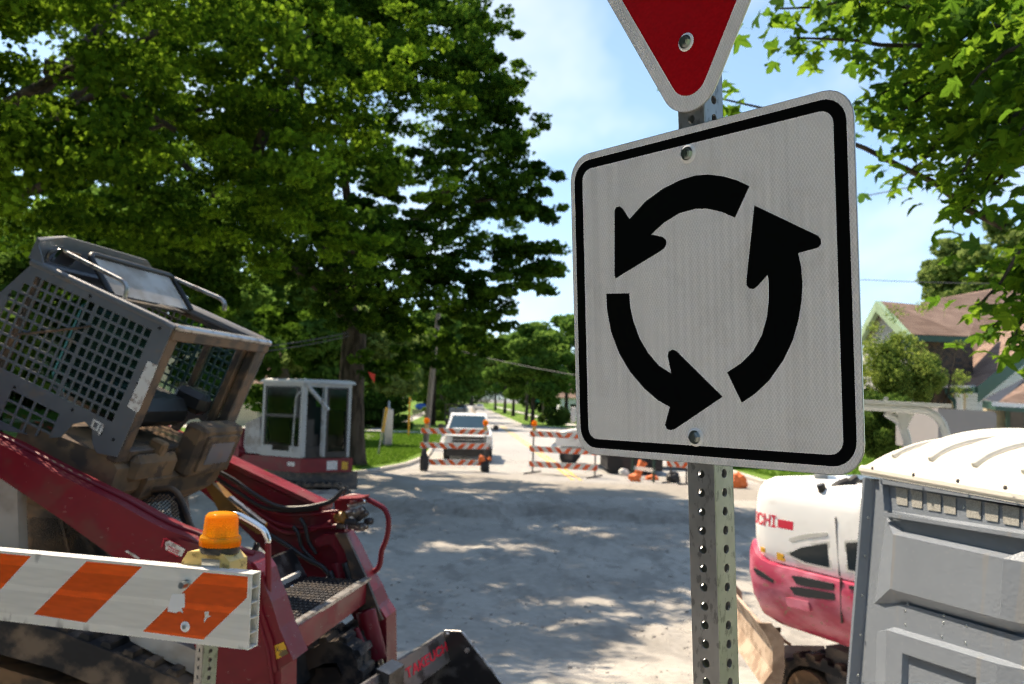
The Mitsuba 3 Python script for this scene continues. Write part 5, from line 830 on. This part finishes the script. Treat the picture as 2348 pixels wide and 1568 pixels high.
obj('cab_glass', cat([xq(.05, CL - .06, -.006, -.002, zb_ + .1, zt_ - .09), xq(-.012, -.008, .46, CW - .06, zb_ + .05, zt_ - .09), ]), 'clear_glass', k); obj('rear_glass', cat([xq(.05, CL - .06, CW - .012, CW - .008, zb_ + .05, zt_ - .09), xq(CL - .012, CL - .008, .05, CW - .06, zb_ + .05, zt_ - .09)]), 'tinted_glass', k)
obj('window_seal', cat([xq(.05, CL - .06, -.014, -.004, zt_ - .13, zt_ - .09), xq(.05, .09, -.014, -.004, zb_ + .1, zt_ - .1), xq(CL - .10, CL - .06, -.014, -.004, zb_ + .1, zt_ - .1), xq(.05, CL - .06, -.014, -.004, zb_ + .78, zb_ + .84), xq(.12, .2, -.014, -.004, zb_ + .8, zt_ - .1), xq(-.02, .0, .46, .52, zb_, zt_ - .09), xq(-.02, .0, CW - .10, CW - .05, zb_, zt_ - .09), xq(-.02, .0, .5, CW - .06, zb_ + .0, zb_ + .10), xq(-.02, .0, .5, CW - .06, zt_ - .13, zt_ - .09)]), 'black_plastic', k)
obj('cab_back', cat([xq(.1, CL - .1, CW - .05, CW - .02, zb_, zb_ + .95), xq(CL - .05, CL - .02, .1, CW - .1, zb_, zb_ + .80)]), 'black_plastic', k)
obj('cab_interior', cat([xq(.15, .75, .30, .85, zb_, zb_ + .45), xq(.55, .75, .32, .80, zb_ + .45, zb_ + 1.0), xq(.57, .72, .42, .70, zb_ + 1.0, zb_ + 1.25), xq(.05, 1.0, .08, .9, zb_ - .05, zb_ + .22), xq(.08, .22, .1, .3, zb_ + .2, zb_ + .75)]), 'black_plastic', k)
obj('grab_handle', cat([tube(round_path([xw(-.04, .40, z0), xw(-.09, .33, z0), xw(-.09, .33, z1), xw(-.04, .40, z1)], .05), .016, 7) for z0, z1 in ((zb_ + .06, zb_ + .62), (zb_ + .75, zb_ + 1.18))] + [tube(round_path([xw(.05, -.05, zb_ + 1.3), xw(.10, -.09, zb_ + 1.2), xw(.14, -.09, zb_ + .1)], .05), .016, 7)]), 'light_grey_dusty', el, True)
obj('revolving_frame', cat([hull(*[xw(a, b, z) for a in (-.05, CL + .5) for b in (-.05, 1.06) for z in (.93, zb_ - .03)])]), 'paint_red', el, label='crimson frame under the cab'); obj('hood', hull(*[xw(a, b, z) for a, z in ((CL + .02, 1.24), (CL + .55, 1.24), (CL + .50, 1.85), (CL + .10, 2.0)) for b in (.0, 1.5)]), 'light_grey_dusty', el)
obj('boom_knuckle', cat([hull(*[xw(a, b, z) for a, z in ((CL + .45, .85), (CL + .85, .85), (CL + .78, 1.5), (CL + .58, 1.75)) for b in (-.05, .35)]), cyl(xw(CL + .6, -.08, 1.25), xw(CL + .6, .4, 1.25), .12, 14)]), 'paint_red', el)
obj('decal', cat([xq(.1, .3, -.056, -.052, 1.05, 1.13)]), 'sticker_white', el); obj('decal', cat([xq(-.056, -.052, .5, .72, .98, 1.16)]), 'sticker_white', el); obj('decal', xq(-.056, -.052, .82, .95, .98, 1.14), 'sticker_yellow', el)
obj('slew_base', xq(.1, 1.2, .2, 1.3, .55, .92), 'dark_steel', el)
for q_, sgn in ((XC + XR * .10 + XL * .25, 0), (XC + XR * .9 + XL * 1.7, 1)):
    tm_, tl_, ti_ = wheel_track(q_ + V(0, 0, .38) + (V(0, 0, 0)), V(0.06, -1, 0) / 1.0018, .33, 1.55, .40, V(1, .06, 0) / 1.0018); k = obj('track', tm_, 'rubber_dusty', el); obj('lug', tl_, 'rubber_dusty', k); obj('wheel', ti_, 'trailer_grey', k)
obj('frame_plate', hull(*[q + V(0, -.21, 0) for q in [XC + XR * .1 + XL * .25 + V(x, 0, z) for x in (-.8, .8) for z in (.22, .52)]] + [q + V(0, -.18, 0) for q in [XC + XR * .1 + XL * .25 + V(x, 0, z) for x in (-.8, .8) for z in (.22, .52)]]), 'light_grey_dusty', el)
# ---------------------------------------------------------------- house on the right
hk = thing('house', 'cream sided house with brown shingle roofs and green trim behind the excavator', 'house')
def slab(pts, m, nm, th=.14, parent=hk, **k): q = [at(*p) for p in pts]; n = np.cross(q[1] - q[0], q[2] - q[0]); n /= np.linalg.norm(n); n = n if n[2] > 0 else -n; return obj(nm, hull(*q, *[p - n * th for p in q]), m, parent, **k)
def board(a, b, w, th, m, nm, parent=hk): a, b = at(*a), at(*b); d = b - a; out = V(-1, -.2, 0) * th; return obj(nm, hull(a, b, a - V(0, 0, w), b - V(0, 0, w), a + out, b + out, a - V(0, 0, w) + out, b - V(0, 0, w) + out), m, parent)
slab([(2018, 690, 25), (2240, 714, 26.6), (2222, 771, 23.4), (2090, 766, 23.5)], 'shingles', 'roof', label='upper gable roof slope facing the street'); slab([(2018, 690, 25), (2120, 700, 26.5), (2030, 790, 29), (1970, 782, 26.3)], 'shingles', 'roof', label='far slope of the upper gable')
slab([(2110, 692, 29), (2240, 668, 31), (2420, 640, 33), (2420, 820, 26.8), (2200, 800, 26.8)], 'shingles', 'roof', label='high main roof slope')
en_, ef_, rt_ = at(2242, 886, 22.5), at(2125, 888, 25.9), at(2455, 712, 24.5); nq_ = np.cross(ef_ - en_, rt_ - en_); nq_ /= np.linalg.norm(nq_); nq_ = nq_ if nq_[2] > 0 else -nq_
obj('roof', hull(*[q - nq_ * t for q in (en_, ef_, rt_, ef_ + rt_ - en_) for t in (0, .12)]), 'shingles', hk, label='low sweeping roof slope above the downspout')
obj('wall', hull(*[q + V(0, 0, z) for q in (at(2080, 772, 24.2), at(2230, 776, 24.3), at(2230, 776, 24.6), at(2080, 772, 24.6)) for z in (0, -2.2)]), 'worn_black', hk)  # near-black material stands in for the eave's shade on this wall
board((2018, 690, 24.98), (2092, 768, 23.45), .30, .16, 'trim_light_green', 'bargeboard'); board((2018, 690, 24.98), (1970, 783, 26.3), .30, .16, 'trim_light_green', 'bargeboard')
obj('gable_wall', hull(at(2018, 712, 25.25), at(2086, 790, 23.9), at(1976, 800, 26.5), at(2086, 960, 23.9), at(1976, 960, 26.5), at(2030, 712, 25.6), at(2100, 790, 24.2), at(2100, 960, 24.2)), 'siding_pale', hk)
board((2088, 768, 23.4), (2222, 773, 23.3), .16, .10, 'trim_green', 'fascia'); board((2130, 888, 25.5), (2242, 887, 22.45), .16, .12, 'trim_green', 'fascia'); board((2242, 886, 22.4), (2455, 712, 24.4), .42, .02, 'trim_green', 'bargeboard')
board((2150, 884, 25.0), (2236, 884, 22.6), .07, .20, 'gutter_white', 'gutter')
W1 = [at(2125, 892, 26.2), at(2200, 892, 23.5)]
def wall(a, b, ztop, m, nm, th=.15, zb=-.2): d = b - a; n = V(-d[1], d[0], 0); n /= np.linalg.norm(n); return obj(nm, hull(*[q * V(1, 1, 0) + V(0, 0, z) + n * t for q in (a, b) for z in (zb, ztop) for t in (0, th)]), m, hk)
wall(W1[0], W1[1], at(2200, 888, 23.5)[2], 'siding_cream', 'wall'); wall(W1[1], at(2460, 900, 26.5), at(2200, 897, 23.5)[2], 'siding_pale', 'wall')
a_, b_ = W1[1], at(2460, 900, 26.5); z0_ = at(2200, 897, 23.5)[2]
obj('gable_wall', hull(*[q * V(1, 1, 0) + V(0, 0, z) + V(.02, .1, 0) * t for q, z in ((a_, z0_), (b_, z0_), (b_, z0_ + 3.2)) for t in (0, 1)]), 'siding_pale', hk, label='pale shaded siding under the low roof edge')
cbp = W1[1] * V(1, 1, 0); obj('corner_board', mv(bx(-.10, .10, -.06, .05, 0, z0_ - .02), frame(cbp, V(.8, .6, 0), V(-.6, .8, 0), V(0, 0, 1))), 'gutter_white', hk)
obj('downspout', tube(round_path([at(2168, 893, 24.0), at(2172, 905, 23.9), at(2187, 918, 23.6), at(2190, 930, 23.5), at(2190, 1010, 23.5)], .15), .05, 8), 'trim_green', hk, True)
def win(u0, v0, u1, v1, Z, Z2=None):
    Z2 = Z2 or Z; q = [at(u0, v0, Z), at(u1, v0, Z2), at(u1, v1, Z2), at(u0, v1, Z)]; n = V(-.3, -.95, 0)
    k = obj('window', hull(*q, *[p + n * .05 for p in q]), 'trim_green', hk); c = sum(q) / 4; q2 = [c + (p - c) * .82 + n * .052 for p in q]; obj('pane', hull(*q2, *[p + n * .006 for p in q2]), 'dark_glass', k)
win(2135, 918, 2164, 1000, 25.0, 24.4)
# porch
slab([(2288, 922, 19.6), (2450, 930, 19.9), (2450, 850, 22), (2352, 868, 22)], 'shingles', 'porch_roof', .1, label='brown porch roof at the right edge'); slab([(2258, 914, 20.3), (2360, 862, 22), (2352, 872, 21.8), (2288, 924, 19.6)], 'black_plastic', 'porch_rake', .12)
board((2258, 918, 20.2), (2290, 924, 19.55), .17, .08, 'trim_green', 'fascia'); board((2286, 922, 19.5), (2450, 932, 19.7), .09, .14, 'gutter_white', 'gutter'); board((2286, 929, 19.5), (2450, 939, 19.7), .12, .05, 'trim_green', 'fascia')
wall(at(2262, 940, 20.6), at(2460, 940, 20.8), at(2300, 934, 20.6)[2], 'siding_cream', 'wall'); win(2304, 934, 2420, 1010, 20.4)
# pale box trailer behind the canopy
bt = thing('box_trailer', 'plain pale grey box trailer parked behind the canopy posts', 'trailer')
q = [at(u, v, 15.5) for u, v in ((2150, 936), (2278, 943), (2284, 950), (2284, 1040), (2150, 1035))]; obj('body', hull(*q, *[p + V(.4, 2.6, 0) for p in q]), 'trailer_grey', bt)
for u in (2180, 2255):
    w_ = at(u, 1045, 15.6); w_[2] = .34; obj('wheel', cyl(w_, w_ + V(.03, .2, 0), .33, 18), 'tyre', bt)
# ---------------------------------------------------------------- pickup
pk = thing('pickup_truck', 'white pickup facing us behind the left striped barricade', 'truck'); PO = V(-1.60, 34.2, 0); PM = frame(PO, V(.9985, .054, 0), V(-.054, .9985, 0), V(0, 0, 1))   # +y is rearwards
def pkm(name, m, mat, sm=False, parent=pk, **k): return obj(name, mv(m, PM), mat, parent, sm, **k)
def loftx(secs): # sections (y, half width bottom, half width top, z0, z1)
    return cat([hull(*[(s * w, y, z) for y, wb, wt, z0, z1 in (a, b) for s in (-1, 1) for w, z in ((wb, z0), (wb, z0 + (z1 - z0) * .6), (wt, z1))]) for a, b in zip(secs[:-1], secs[1:])])
pkm('body', loftx([(0, .93, .86, .62, 1.06), (.12, .97, .90, .50, 1.14), (1.45, .98, .92, .45, 1.26), (1.6, .98, .93, .45, 1.22), (3.6, .98, .94, .45, 1.25), (5.6, .98, .95, .48, 1.28)]), 'paint_white', 30)
pkm('hood_bulge', hull(*[(s * w, y, z) for y, w, z in ((.10, .55, 1.13), (.10, .75, 1.10), (1.42, .60, 1.30), (1.42, .80, 1.24), (.2, .5, 1.0), (1.4, .5, 1.0)) for s in (-1, 1)]), 'paint_white', 30)
pkm('cabin', hull(*[(s * w, y, z) for y, w, z in ((1.38, .90, 1.20), (2.20, .74, 1.86), (2.6, .74, 1.90), (3.3, .74, 1.88), (3.65, .84, 1.22)) for s in (-1, 1)]), 'paint_white', 30)
pkm('windscreen', hull(*[(s * w, y, z) for y, w, z in ((1.395, .79, 1.27), (1.41, .80, 1.27), (2.105, .655, 1.80), (2.12, .66, 1.80)) for s in (-1, 1)]), 'windshield')
for s in (-1, 1): pkm('side_window', hull(*[(s * x, y, z) for x, y, z in ((.862, 1.8, 1.36), (.885, 1.8, 1.30), (.76, 2.35, 1.80), (.775, 3.2, 1.80), (.865, 3.4, 1.34), (.85, 1.8, 1.36), (.74, 2.35, 1.80), (.85, 3.4, 1.34))]), 'windshield')
pkm('grille', bx(-.62, .62, -.03, .08, .78, 1.02, .02), 'black_plastic'); pkm('grille_bar', cat([bx(-.60, .60, -.04, .0, .885, .905), bx(-.64, .64, -.035, .02, 1.015, 1.05, .01)]), 'paint_white')
for s in (-1, 1): pkm('headlight', hull(*[(s * x, y, z) for x, y, z in ((.64, -.02, .80), (.64, -.02, 1.02), (.90, .06, 1.0), (.92, .10, .82), (.64, .1, .8), (.9, .2, 1.0))]), 'headlamp'); pkm('turn_lamp', bx(s * .84, s * .90, .0, .1, .94, 1.0), 'orange_lens')
pkm('bumper', hull(*[(s * w, y, z) for y, w, z in ((-.12, .80, .48), (-.12, .80, .72), (.10, .97, .50), (.10, .97, .70)) for s in (-1, 1)]), 'black_plastic'); pkm('air_dam', bx(-.85, .85, 0, .3, .26, .48, .02), 'black_plastic')
for s in (-1, 1):
    for y in (1.0, 4.6): pkm('wheel', cyl((s * .72, y, .38), (s * .97, y, .38), .38, 20), 'tyre'); pkm('wheel_rim', cyl((s * .965, y, .38), (s * .985, y, .38), .22, 16), 'aluminium')
    m_ = pkm('mirror', hull(*[(s * x, y, z) for x, y, z in ((1.02, 1.62, 1.22), (1.24, 1.60, 1.24), (1.24, 1.60, 1.44), (1.04, 1.62, 1.46), (1.04, 1.74, 1.24), (1.22, 1.72, 1.42))]), 'black_plastic'); pkm('mirror_arm', cyl((s * .93, 1.70, 1.26), (s * 1.05, 1.68, 1.28), .035, 8), 'black_plastic')
# ---------------------------------------------------------------- far striped barricades
def barricade(name, lab, A, B, zs, feet=.7, stripes=True, group=None):
    k = thing(name, lab, 'barricade', group); A, B = V(*A), V(*B); d = B - A; L = np.linalg.norm(d); d /= L; up = V(0, 0, 1); n = np.cross(d, up); n = n if n[1] < 0 else -n
    for z in zs:
        r = obj('rail', prism(sbox(0, z - .10, L, z + .10).buffer(-.01).buffer(.01), A, d, up, -.02, .02), 'rail_white', k); st = []
        for i in range(int(L / .17) + 2):
            if i % 2: continue
            x = i * .17; sl = .17 if x < L / 2 - .1 else -.17; p = Polygon([(x + sl / 2, z - .096), (x + .17 + sl / 2, z - .096), (x + .17 - sl / 2, z + .096), (x - sl / 2, z + .096)]).intersection(sbox(.004, z - 1, L - .004, z + 1))
            if p.area > .001: st.append(prism(p, A + n * .0205, d, up, -.0012, .0012))
        obj('stripes', cat(st), 'film_orange', r)
    for x in (.12, L - .12):
        p = A + d * x; obj('post', cat([mv(bx(-.022, .022, -.022, .022, 0, max(zs) + .12), frame(p - n * .05, d, np.cross(up, d), up)), mv(bx(-.025, .025, -feet, feet, .0, .05), frame(p - n * .05, d, np.cross(up, d), up))]), 'dark_steel', k)
    return k
barricade('striped_barricade', 'three rail orange and white barricade in front of the white pickup', (-3.05, 30.0, 0), (-.70, 30.5, 0), (1.36, .86, .29))
barricade('striped_barricade', 'three rail orange and white barricade in the road, partly behind the white sign', (.72, 30.3, 0), (3.0, 29.2, 0), (1.36, .84, .32))
def lamp(lab, p, h):
    k = thing('barricade_light', lab, 'light', 'round amber lights on the far barricades'); p = V(*p)
    obj('battery_box', mv(bx(-.07, .07, -.05, .05, -.02, .13, .02), frame(p + V(0, 0, h), V(1, 0, 0), V(0, 1, 0), V(0, 0, 1))), 'battery_yellow', k); obj('lens', mv(lathe([(0, -.06), (.06, -.06), (.10, -.03), (.105, 0), (.10, .03), (.06, .06), (0, .06)], 18), frame(p + V(0, 0, h + .24), V(1, 0, 0), V(0, 0, 1), V(0, -1, 0))), 'amber', k, 40); obj('lamp_core', mv(lathe([(0, -.03), (.05, -.03), (.05, .03), (0, .03)], 10), frame(p + V(0, 0, h + .24), V(1, 0, 0), V(0, 0, 1), V(0, -1, 0))), 'orange_lens', k)
lamp('round amber light on the left end of the pickup barricade', (-2.86, 30.02, 0), 1.46); lamp('round amber light on the right end of the pickup barricade', (-.84, 30.45, 0), 1.44); lamp('round amber light on the barricade in the middle of the road', (.86, 30.22, 0), 1.48)
def bag(name, lab, p, r, m, seed, tall=.7, cat_='sandbag'):
    b = trimesh.creation.icosphere(3, 1.0); b.vertices *= (1 + .95 * (meshkit.fbm(b.vertices * 2.2 + seed * 7.3, 3, seed) - .5))[:, None]; v = b.vertices; v[:, 2] = np.maximum(v[:, 2], -.55); b.vertices = v
    k = obj(name, mv(b, frame(V(*p) + V(0, 0, r * tall * .55), V(r, 0, 0), V(0, r * .8, 0), V(0, 0, r * tall))), m, None, True); labels[k] = {'label': lab, 'category': cat_}
bag('sandbag', 'tall black sandbag slumped over the left foot of the pickup barricade', (-2.88, 29.85, 0), .15, 'sand_black', 1, 3.2); bag('sandbag', 'black sandbag over the right foot of the pickup barricade', (-.80, 30.2, 0), .15, 'sand_black', 2, 1.9)
bag('orange_bag', 'pale orange bag hanging on the right post of the pickup barricade', (-.93, 30.12, .36), .11, 'bag_orange', 3, 1.3, 'bag'); bag('orange_bag', 'orange rag tucked beside the pickup barricade post', (-.66, 30.15, .40), .07, 'bag_orange', 4, 1.2, 'bag')
G = lambda u, v: on_ground(u, v)
bag('sandbag', 'pale grey bag lying by the first green stake', G(1430, 1090), .19, 'bag_white', 5, .8, 'bag'); bag('orange_bag', 'orange bag at the foot of the first green stake', G(1455, 1103), .20, 'bag_orange', 6, .75, 'bag'); bag('orange_bag', 'orange bag lying between the green stakes', G(1494, 1100), .21, 'bag_orange', 7, .5, 'bag'); bag('sandbag', 'black sandbag on the low barricade right of the stakes', G(1543, 1106), .22, 'sand_black', 8, 1.0); bag('orange_bag', 'orange bag on the kerb right of the sign post', G(1690, 1118), .28, 'bag_orange', 9, 1.0, 'bag')
k = thing('traffic_cone', 'crumpled orange cone leaning between the stakes', 'cone'); cp = G(1466, 1098) + V(.0, .2, 0); obj('body', tube([cp + V(-.05, 0, .05), cp + V(.02, 0, .3), cp + V(.14, 0, .58)], [.14, .12, .16], 12), 'bag_orange', k, True); obj('top', tube([cp + V(.14, 0, .58), cp + V(.15, 0, .66)], [.08, .06], 10), 'black_plastic', k, True)
for u, v, lab in ((1449, 1098, 'left green stake of the low road barrier'), (1498, 1106, 'right green stake of the low road barrier')):
    p = G(u, v); k = obj('green_stake', mv(cat([bx(-.035, .035, -.01, .01, 0, 1.25), bx(-.035, -.025, -.04, .01, 0, 1.25), bx(.025, .035, -.04, .01, 0, 1.25)]), frame(p, V(1, 0, 0), V(0, 1, 0), V(0, 0, 1))), 'post_green', None); labels[k] = {'label': lab, 'category': 'stake'}
p = G(1452, 1098); q = G(1500, 1106); k = obj('barrier_board', hull(*[a + V(0, y, z) for a in (p, q) for y in (-.06, -.03) for z in (.32, .44)]), 'rail_white', None); labels[k] = {'label': 'plain white board fixed between the two green stakes', 'category': 'board'}
barricade('low_barricade', 'low barricade with short orange and white rail right of the stakes', G(1528, 1106), G(1578, 1112), (.62,), .4)
# ---------------------------------------------------------------- flatbed truck behind the sign
ft = thing('flatbed_truck', 'white flatbed truck mostly hidden behind the white sign', 'truck'); FM = frame(V(3.35, 34.0, 0), V(.995, -.10, 0), V(.10, .995, 0), V(0, 0, 1))
def ftm(name, m, mat, sm=False, parent=ft, **k): return obj(name, mv(m, FM), mat, parent, sm, **k)
ftm('cab', hull(*[(x, y, z) for y in (.0, 1.9) for x, z in ((-.75, .75), (-.70, 1.45), (-.35, 2.35), (1.2, 2.4), (1.25, .75))]), 'paint_white', 20); ftm('hood', hull(*[(x, y, z) for y in (.1, 1.8) for x, z in ((-1.55, .75), (-1.5, 1.25), (-.7, 1.45), (-.6, .75))]), 'paint_white', 20)
ftm('side_window', hull(*[(x, y, z) for y in (-.012, .01) for x, z in ((-.45, 1.5), (-.2, 2.15), (.7, 2.2), (.7, 1.5))]), 'windshield'); ftm('flat_bed', bx(1.3, 5.8, -.1, 2.1, .92, 1.05, .02), 'light_grey_dusty'); ftm('chassis', bx(-1.3, 5.6, .5, 1.5, .45, .9), 'dark_steel')
ftm('headboard', bx(1.3, 1.38, -.1, 2.1, 1.05, 1.9), 'dark_steel')
for x in (-1.0, 3.8, 4.7): ftm('wheel', cyl((x, .05, .37), (x, .35, .37), .37, 20), 'tyre'); ftm('wheel', cyl((x, 1.65, .45), (x, 2.0, .45), .45, 20), 'tyre'); ftm('wheel_rim', cyl((x, .03, .37), (x, .06, .37), .18, 16), 'dark_steel')
ftm('side_guard', bx(1.5, 5.6, .0, .06, .62, .88), 'sticker_white'); ftm('mirror', cat([bx(-.95, -.75, -.35, -.25, 1.7, 2.3, .03), cyl((-.75, -.3, 1.8), (-.5, 0, 1.75), .02), cyl((-.75, -.3, 2.2), (-.5, 0, 2.1), .02)]), 'sticker_white'); ftm('bumper', bx(-1.7, -1.5, .0, 1.9, .5, .8, .03), 'chrome')
lt_ = thing('low_trailer', 'low dark equipment trailer with pale deck plates under the sign edge', 'trailer'); q0 = on_ground(1385, 1086) * V(1, 1, 0); q1 = on_ground(1512, 1090) * V(1, 1, 0)
obj('body', hull(*[q + V(.1, y, z) for q in (q0, q1) for y in (0, 2.4) for z in (.14, .62)]), 'black_plastic', lt_); obj('deck', hull(*[q + V(.1, y, z) for q in (q0 - V(.1, 0, 0), q1) for y in (-.05, 2.4) for z in (.66, .74)]), 'light_grey_dusty', lt_)  # solid dark body stands in for the shade under the deck
for i in range(4): c = q0 + (q1 - q0) * (.12 + .24 * i); obj('plate', hull(*[c + V(x, y, z) for x in (-.2, .2) for y in (.1, 1.2) for z in (.745, .86 + .03 * (i % 2))]), ('sticker_white', 'trailer_grey')[i % 2], lt_)
for f_ in (.2, .75): c = q0 + (q1 - q0) * f_; obj('wheel', cyl(c + V(0, -.03, .30), c + V(0, .2, .30), .29, 16), 'tyre', lt_)
# ---------------------------------------------------------------- poles and small things on the left verge
wp = thing('utility_pole', 'leaning grey wooden pole by the left kerb', 'pole'); b_ = on_ground(974, 1030) * V(1, 1, 0); obj('shaft', tube([b_, b_ + V(.22, 0, 3.5), b_ + V(.46, .1, 7.2)], [.15, .13, .11], 12), 'wood_pole', wp, True); obj('street_lamp_arm', tube([b_ + V(.46, .1, 7.0), b_ + V(1.4, -.3, 7.6)], .03, 8), 'aluminium', wp, True)
k = thing('marker_post', 'thin bright orange marker post on the left verge', 'post'); p = on_ground(936, 1005); obj('post', cat([cyl(p, p + V(0, 0, 2.5), .055, 10)]), 'yellow_post', k, True); obj('band', cat([cyl(p + V(0, 0, z), p + V(0, 0, z + .06), .059, 10) for z in (1.5, 1.85, 2.25)]), 'post_green', k, True)
k = thing('leaning_stake', 'yellow guard on a leaning pale stake beside the grey post', 'post'); p = on_ground(866, 1050); obj('stake', tube([p, p + V(.22, 0, 2.0)], .035, 8), 'galvanised', k, True); obj('guard', tube([p + V(.16, -.05, 1.05), p + V(.30, -.05, 2.05)], .055, 10), 'sticker_yellow', k, True)
k = thing('grey_post', 'tall grey metal post wrapped by leaves on the left verge', 'post'); p = on_ground(887, 1028); obj('shaft', mv(bx(-.20, .20, -.18, .18, -.1, 1.9, .02), frame(p, V(.9, .4, 0), V(-.4, .9, 0), V(0, 0, 1))), 'galvanised', k); obj('cap', mv(lathe([(0, 2.3), (.06, 2.28), (.08, 1.95), (.2, 1.9), (0, 1.9)], 12), frame(p, V(1, 0, 0), V(0, 1, 0), V(0, 0, 1))), 'galvanised', k, True)
k = obj('red_ribbon', hull(*[at(u, v, Z) for u, v, Z in ((844, 852, 22), (860, 858, 22), (858, 878, 22), (848, 862, 22), (852, 860, 22.1))]), 'red_ribbon', None); labels[k] = {'label': 'small red ribbon hanging among the dark leaves', 'category': 'ribbon'}
k = thing('street_sign', 'small teal street name sign on a thin pole at the right verge', 'sign'); p = on_ground(1244, 975); obj('pole', cyl(p, p + V(0, 0, 3.6), .07, 8), 'wood_pole', k); obj('blade', mv(bx(-.75, .0, -.02, .02, 2.35, 2.65), frame(p, V(1, 0, 0), V(0, 1, 0), V(0, 0, 1))), 'sign_teal', k)
k = thing('low_fence', 'short picket fence on the lawn far left of the wooden pole', 'fence'); p0_, p1_ = on_ground(945, 955, .13), on_ground(968, 955, .13)
for i in range(10): q = p0_ + (p1_ - p0_) * i / 9; obj('picket', mv(bx(-.05, .05, -.02, .02, 0, .9), frame(q, V(1, 0, 0), V(0, 1, 0), V(0, 0, 1))), 'wood_pole', k)
obj('fence_rail', hull(*[q + V(0, y, z) for q in (p0_, p1_) for y in (.02, .05) for z in (.6, .7)]), 'wood_pole', k)
p = on_ground(965, 950, .13); k = obj('blue_tarp', mv(trimesh.creation.icosphere(2, 1.0), frame(p + V(0, 0, 1.1), V(.9, 0, 0), V(0, .6, 0), V(0, 0, .5))), 'blue_plastic', None, True); labels[k] = {'label': 'blue tarp heap behind the short fence', 'category': 'tarp'}
def far_car(lab, x, y, m, w=.9, h=1.45, name='parked_car'):
    k = thing(name, lab, 'car'); M_ = frame(V(x, y, 0), V(1, 0, 0), V(0, 1, 0), V(0, 0, 1)); obj('body', mv(cat([hull(*[(s * a, b, z) for a, b, z in ((w, 0, .35), (w, 0, .75), (w * .95, .9, .92), (w, 4.2, .9), (w, 4.3, .35)) for s in (-1, 1)]), hull(*[(s * a, b, z) for a, b, z in ((w * .9, .9, .9), (w * .72, 1.6, h), (w * .72, 3.0, h), (w * .9, 3.8, .9)) for s in (-1, 1)])]), M_), m, k, 30)
    obj('windscreen', mv(hull(*[(s * a, b, z) for a, b, z in ((w * .8, .93, .95), (w * .66, 1.5, h - .08), (w * .8, .90, .95), (w * .66, 1.47, h - .08)) for s in (-1, 1)]), M_), 'windshield', k)
    for s in (-1, 1): [obj('wheel', mv(cyl((s * w * .8, b, .33), (s * w * 1.01, b, .33), .33, 14), M_), 'tyre', k) for b in (.8, 3.4)]
far_car('white car coming far down the street', rx(-.3, 150), 150, 'paint_white'); far_car('pale car further down the street', rx(3.6, 190), 190, 'light_grey_dusty')
k = thing('work_trailer', 'dark framed equipment trailer on the street beyond the pickup', 'trailer'); x_, y_ = rx(-.3, 72), 72
obj('bed', bx(x_ - 1.2, x_ + 1.2, y_, y_ + 4, .55, .7), 'worn_black', k)
for m_ in ([bx(x_ + a - .04, x_ + a + .04, y_ + b, y_ + b + .08, .7, 2.0) for a in (-1.15, -.3, .4, 1.15) for b in (0, 3.9)] + [bx(x_ - 1.2, x_ + 1.2, y_, y_ + .08, z, z + .08) for z in (1.2, 1.95)]): obj('frame_bar', m_, 'worn_black', k)
obj('load', bx(x_ - .9, x_ + .6, y_ + .5, y_ + 3, .7, 1.7, .05), 'light_grey_dusty', k)
for s in (-1, 1): obj('wheel', cyl((x_ + s * 1.0, y_ + 2, .35), (x_ + s * 1.25, y_ + 2, .35), .35, 14), 'tyre', k)
def far_house(lab, x, y, w, d, m):
    k = thing('distant_house', lab, 'house'); obj('wall', bx(x - w / 2, x + w / 2, y, y + d, 0, 3.2), m, k); obj('roof', hull(*[(x + s * (w / 2 + .4), y + a, z) for s in (-1, 1) for a, z in ((-.4, 3.15), (d / 2, 5.6), (d + .4, 3.15))]), 'shingles', k)
    for i in (-.28, .05, .3): wn = obj('window', bx(x + i * w - .6, x + i * w + .6, y - .05, y, 1.0, 2.3), 'gutter_white', k); obj('pane', bx(x + i * w - .5, x + i * w + .5, y - .06, y - .04, 1.1, 2.2), 'dark_glass', wn)
far_house('small white house among the trees on the right of the street', 13.0, 140, 10, 8, 'siding_pale'); far_house('cream house behind the trees at the far left', -24, 62, 12, 8, 'siding_cream')
# overhead cables
def cable(lab, a, b, sag, r): k = obj('overhead_cable', tube(limb_path(at(*a), at(*b), -sag, 1, 12) * 0 + np.array([at(*a) * (1 - t) + at(*b) * t - V(0, 0, sag * 4 * t * (1 - t)) for t in np.linspace(0, 1, 12)]), r, 5), 'cable', None, True); labels[k] = {'label': lab, 'category': 'cable'}
cable('upper pale cable crossing behind the tipped cab', (420, 808, 20), (800, 762, 24), .1, .014); cable('lower pale cable crossing behind the tipped cab', (420, 822, 20), (800, 770, 24), .1, .012); cable('cable in the sky right of the white sign', (1700, 495, 16), (2500, 330, 13), .1, .010); cable('faint cable above the house', (1700, 622, 20), (2500, 650, 18), .1, .008); cable('cable dipping over the right street trees', (1060, 806, 70), (1700, 905, 45), .4, .02)
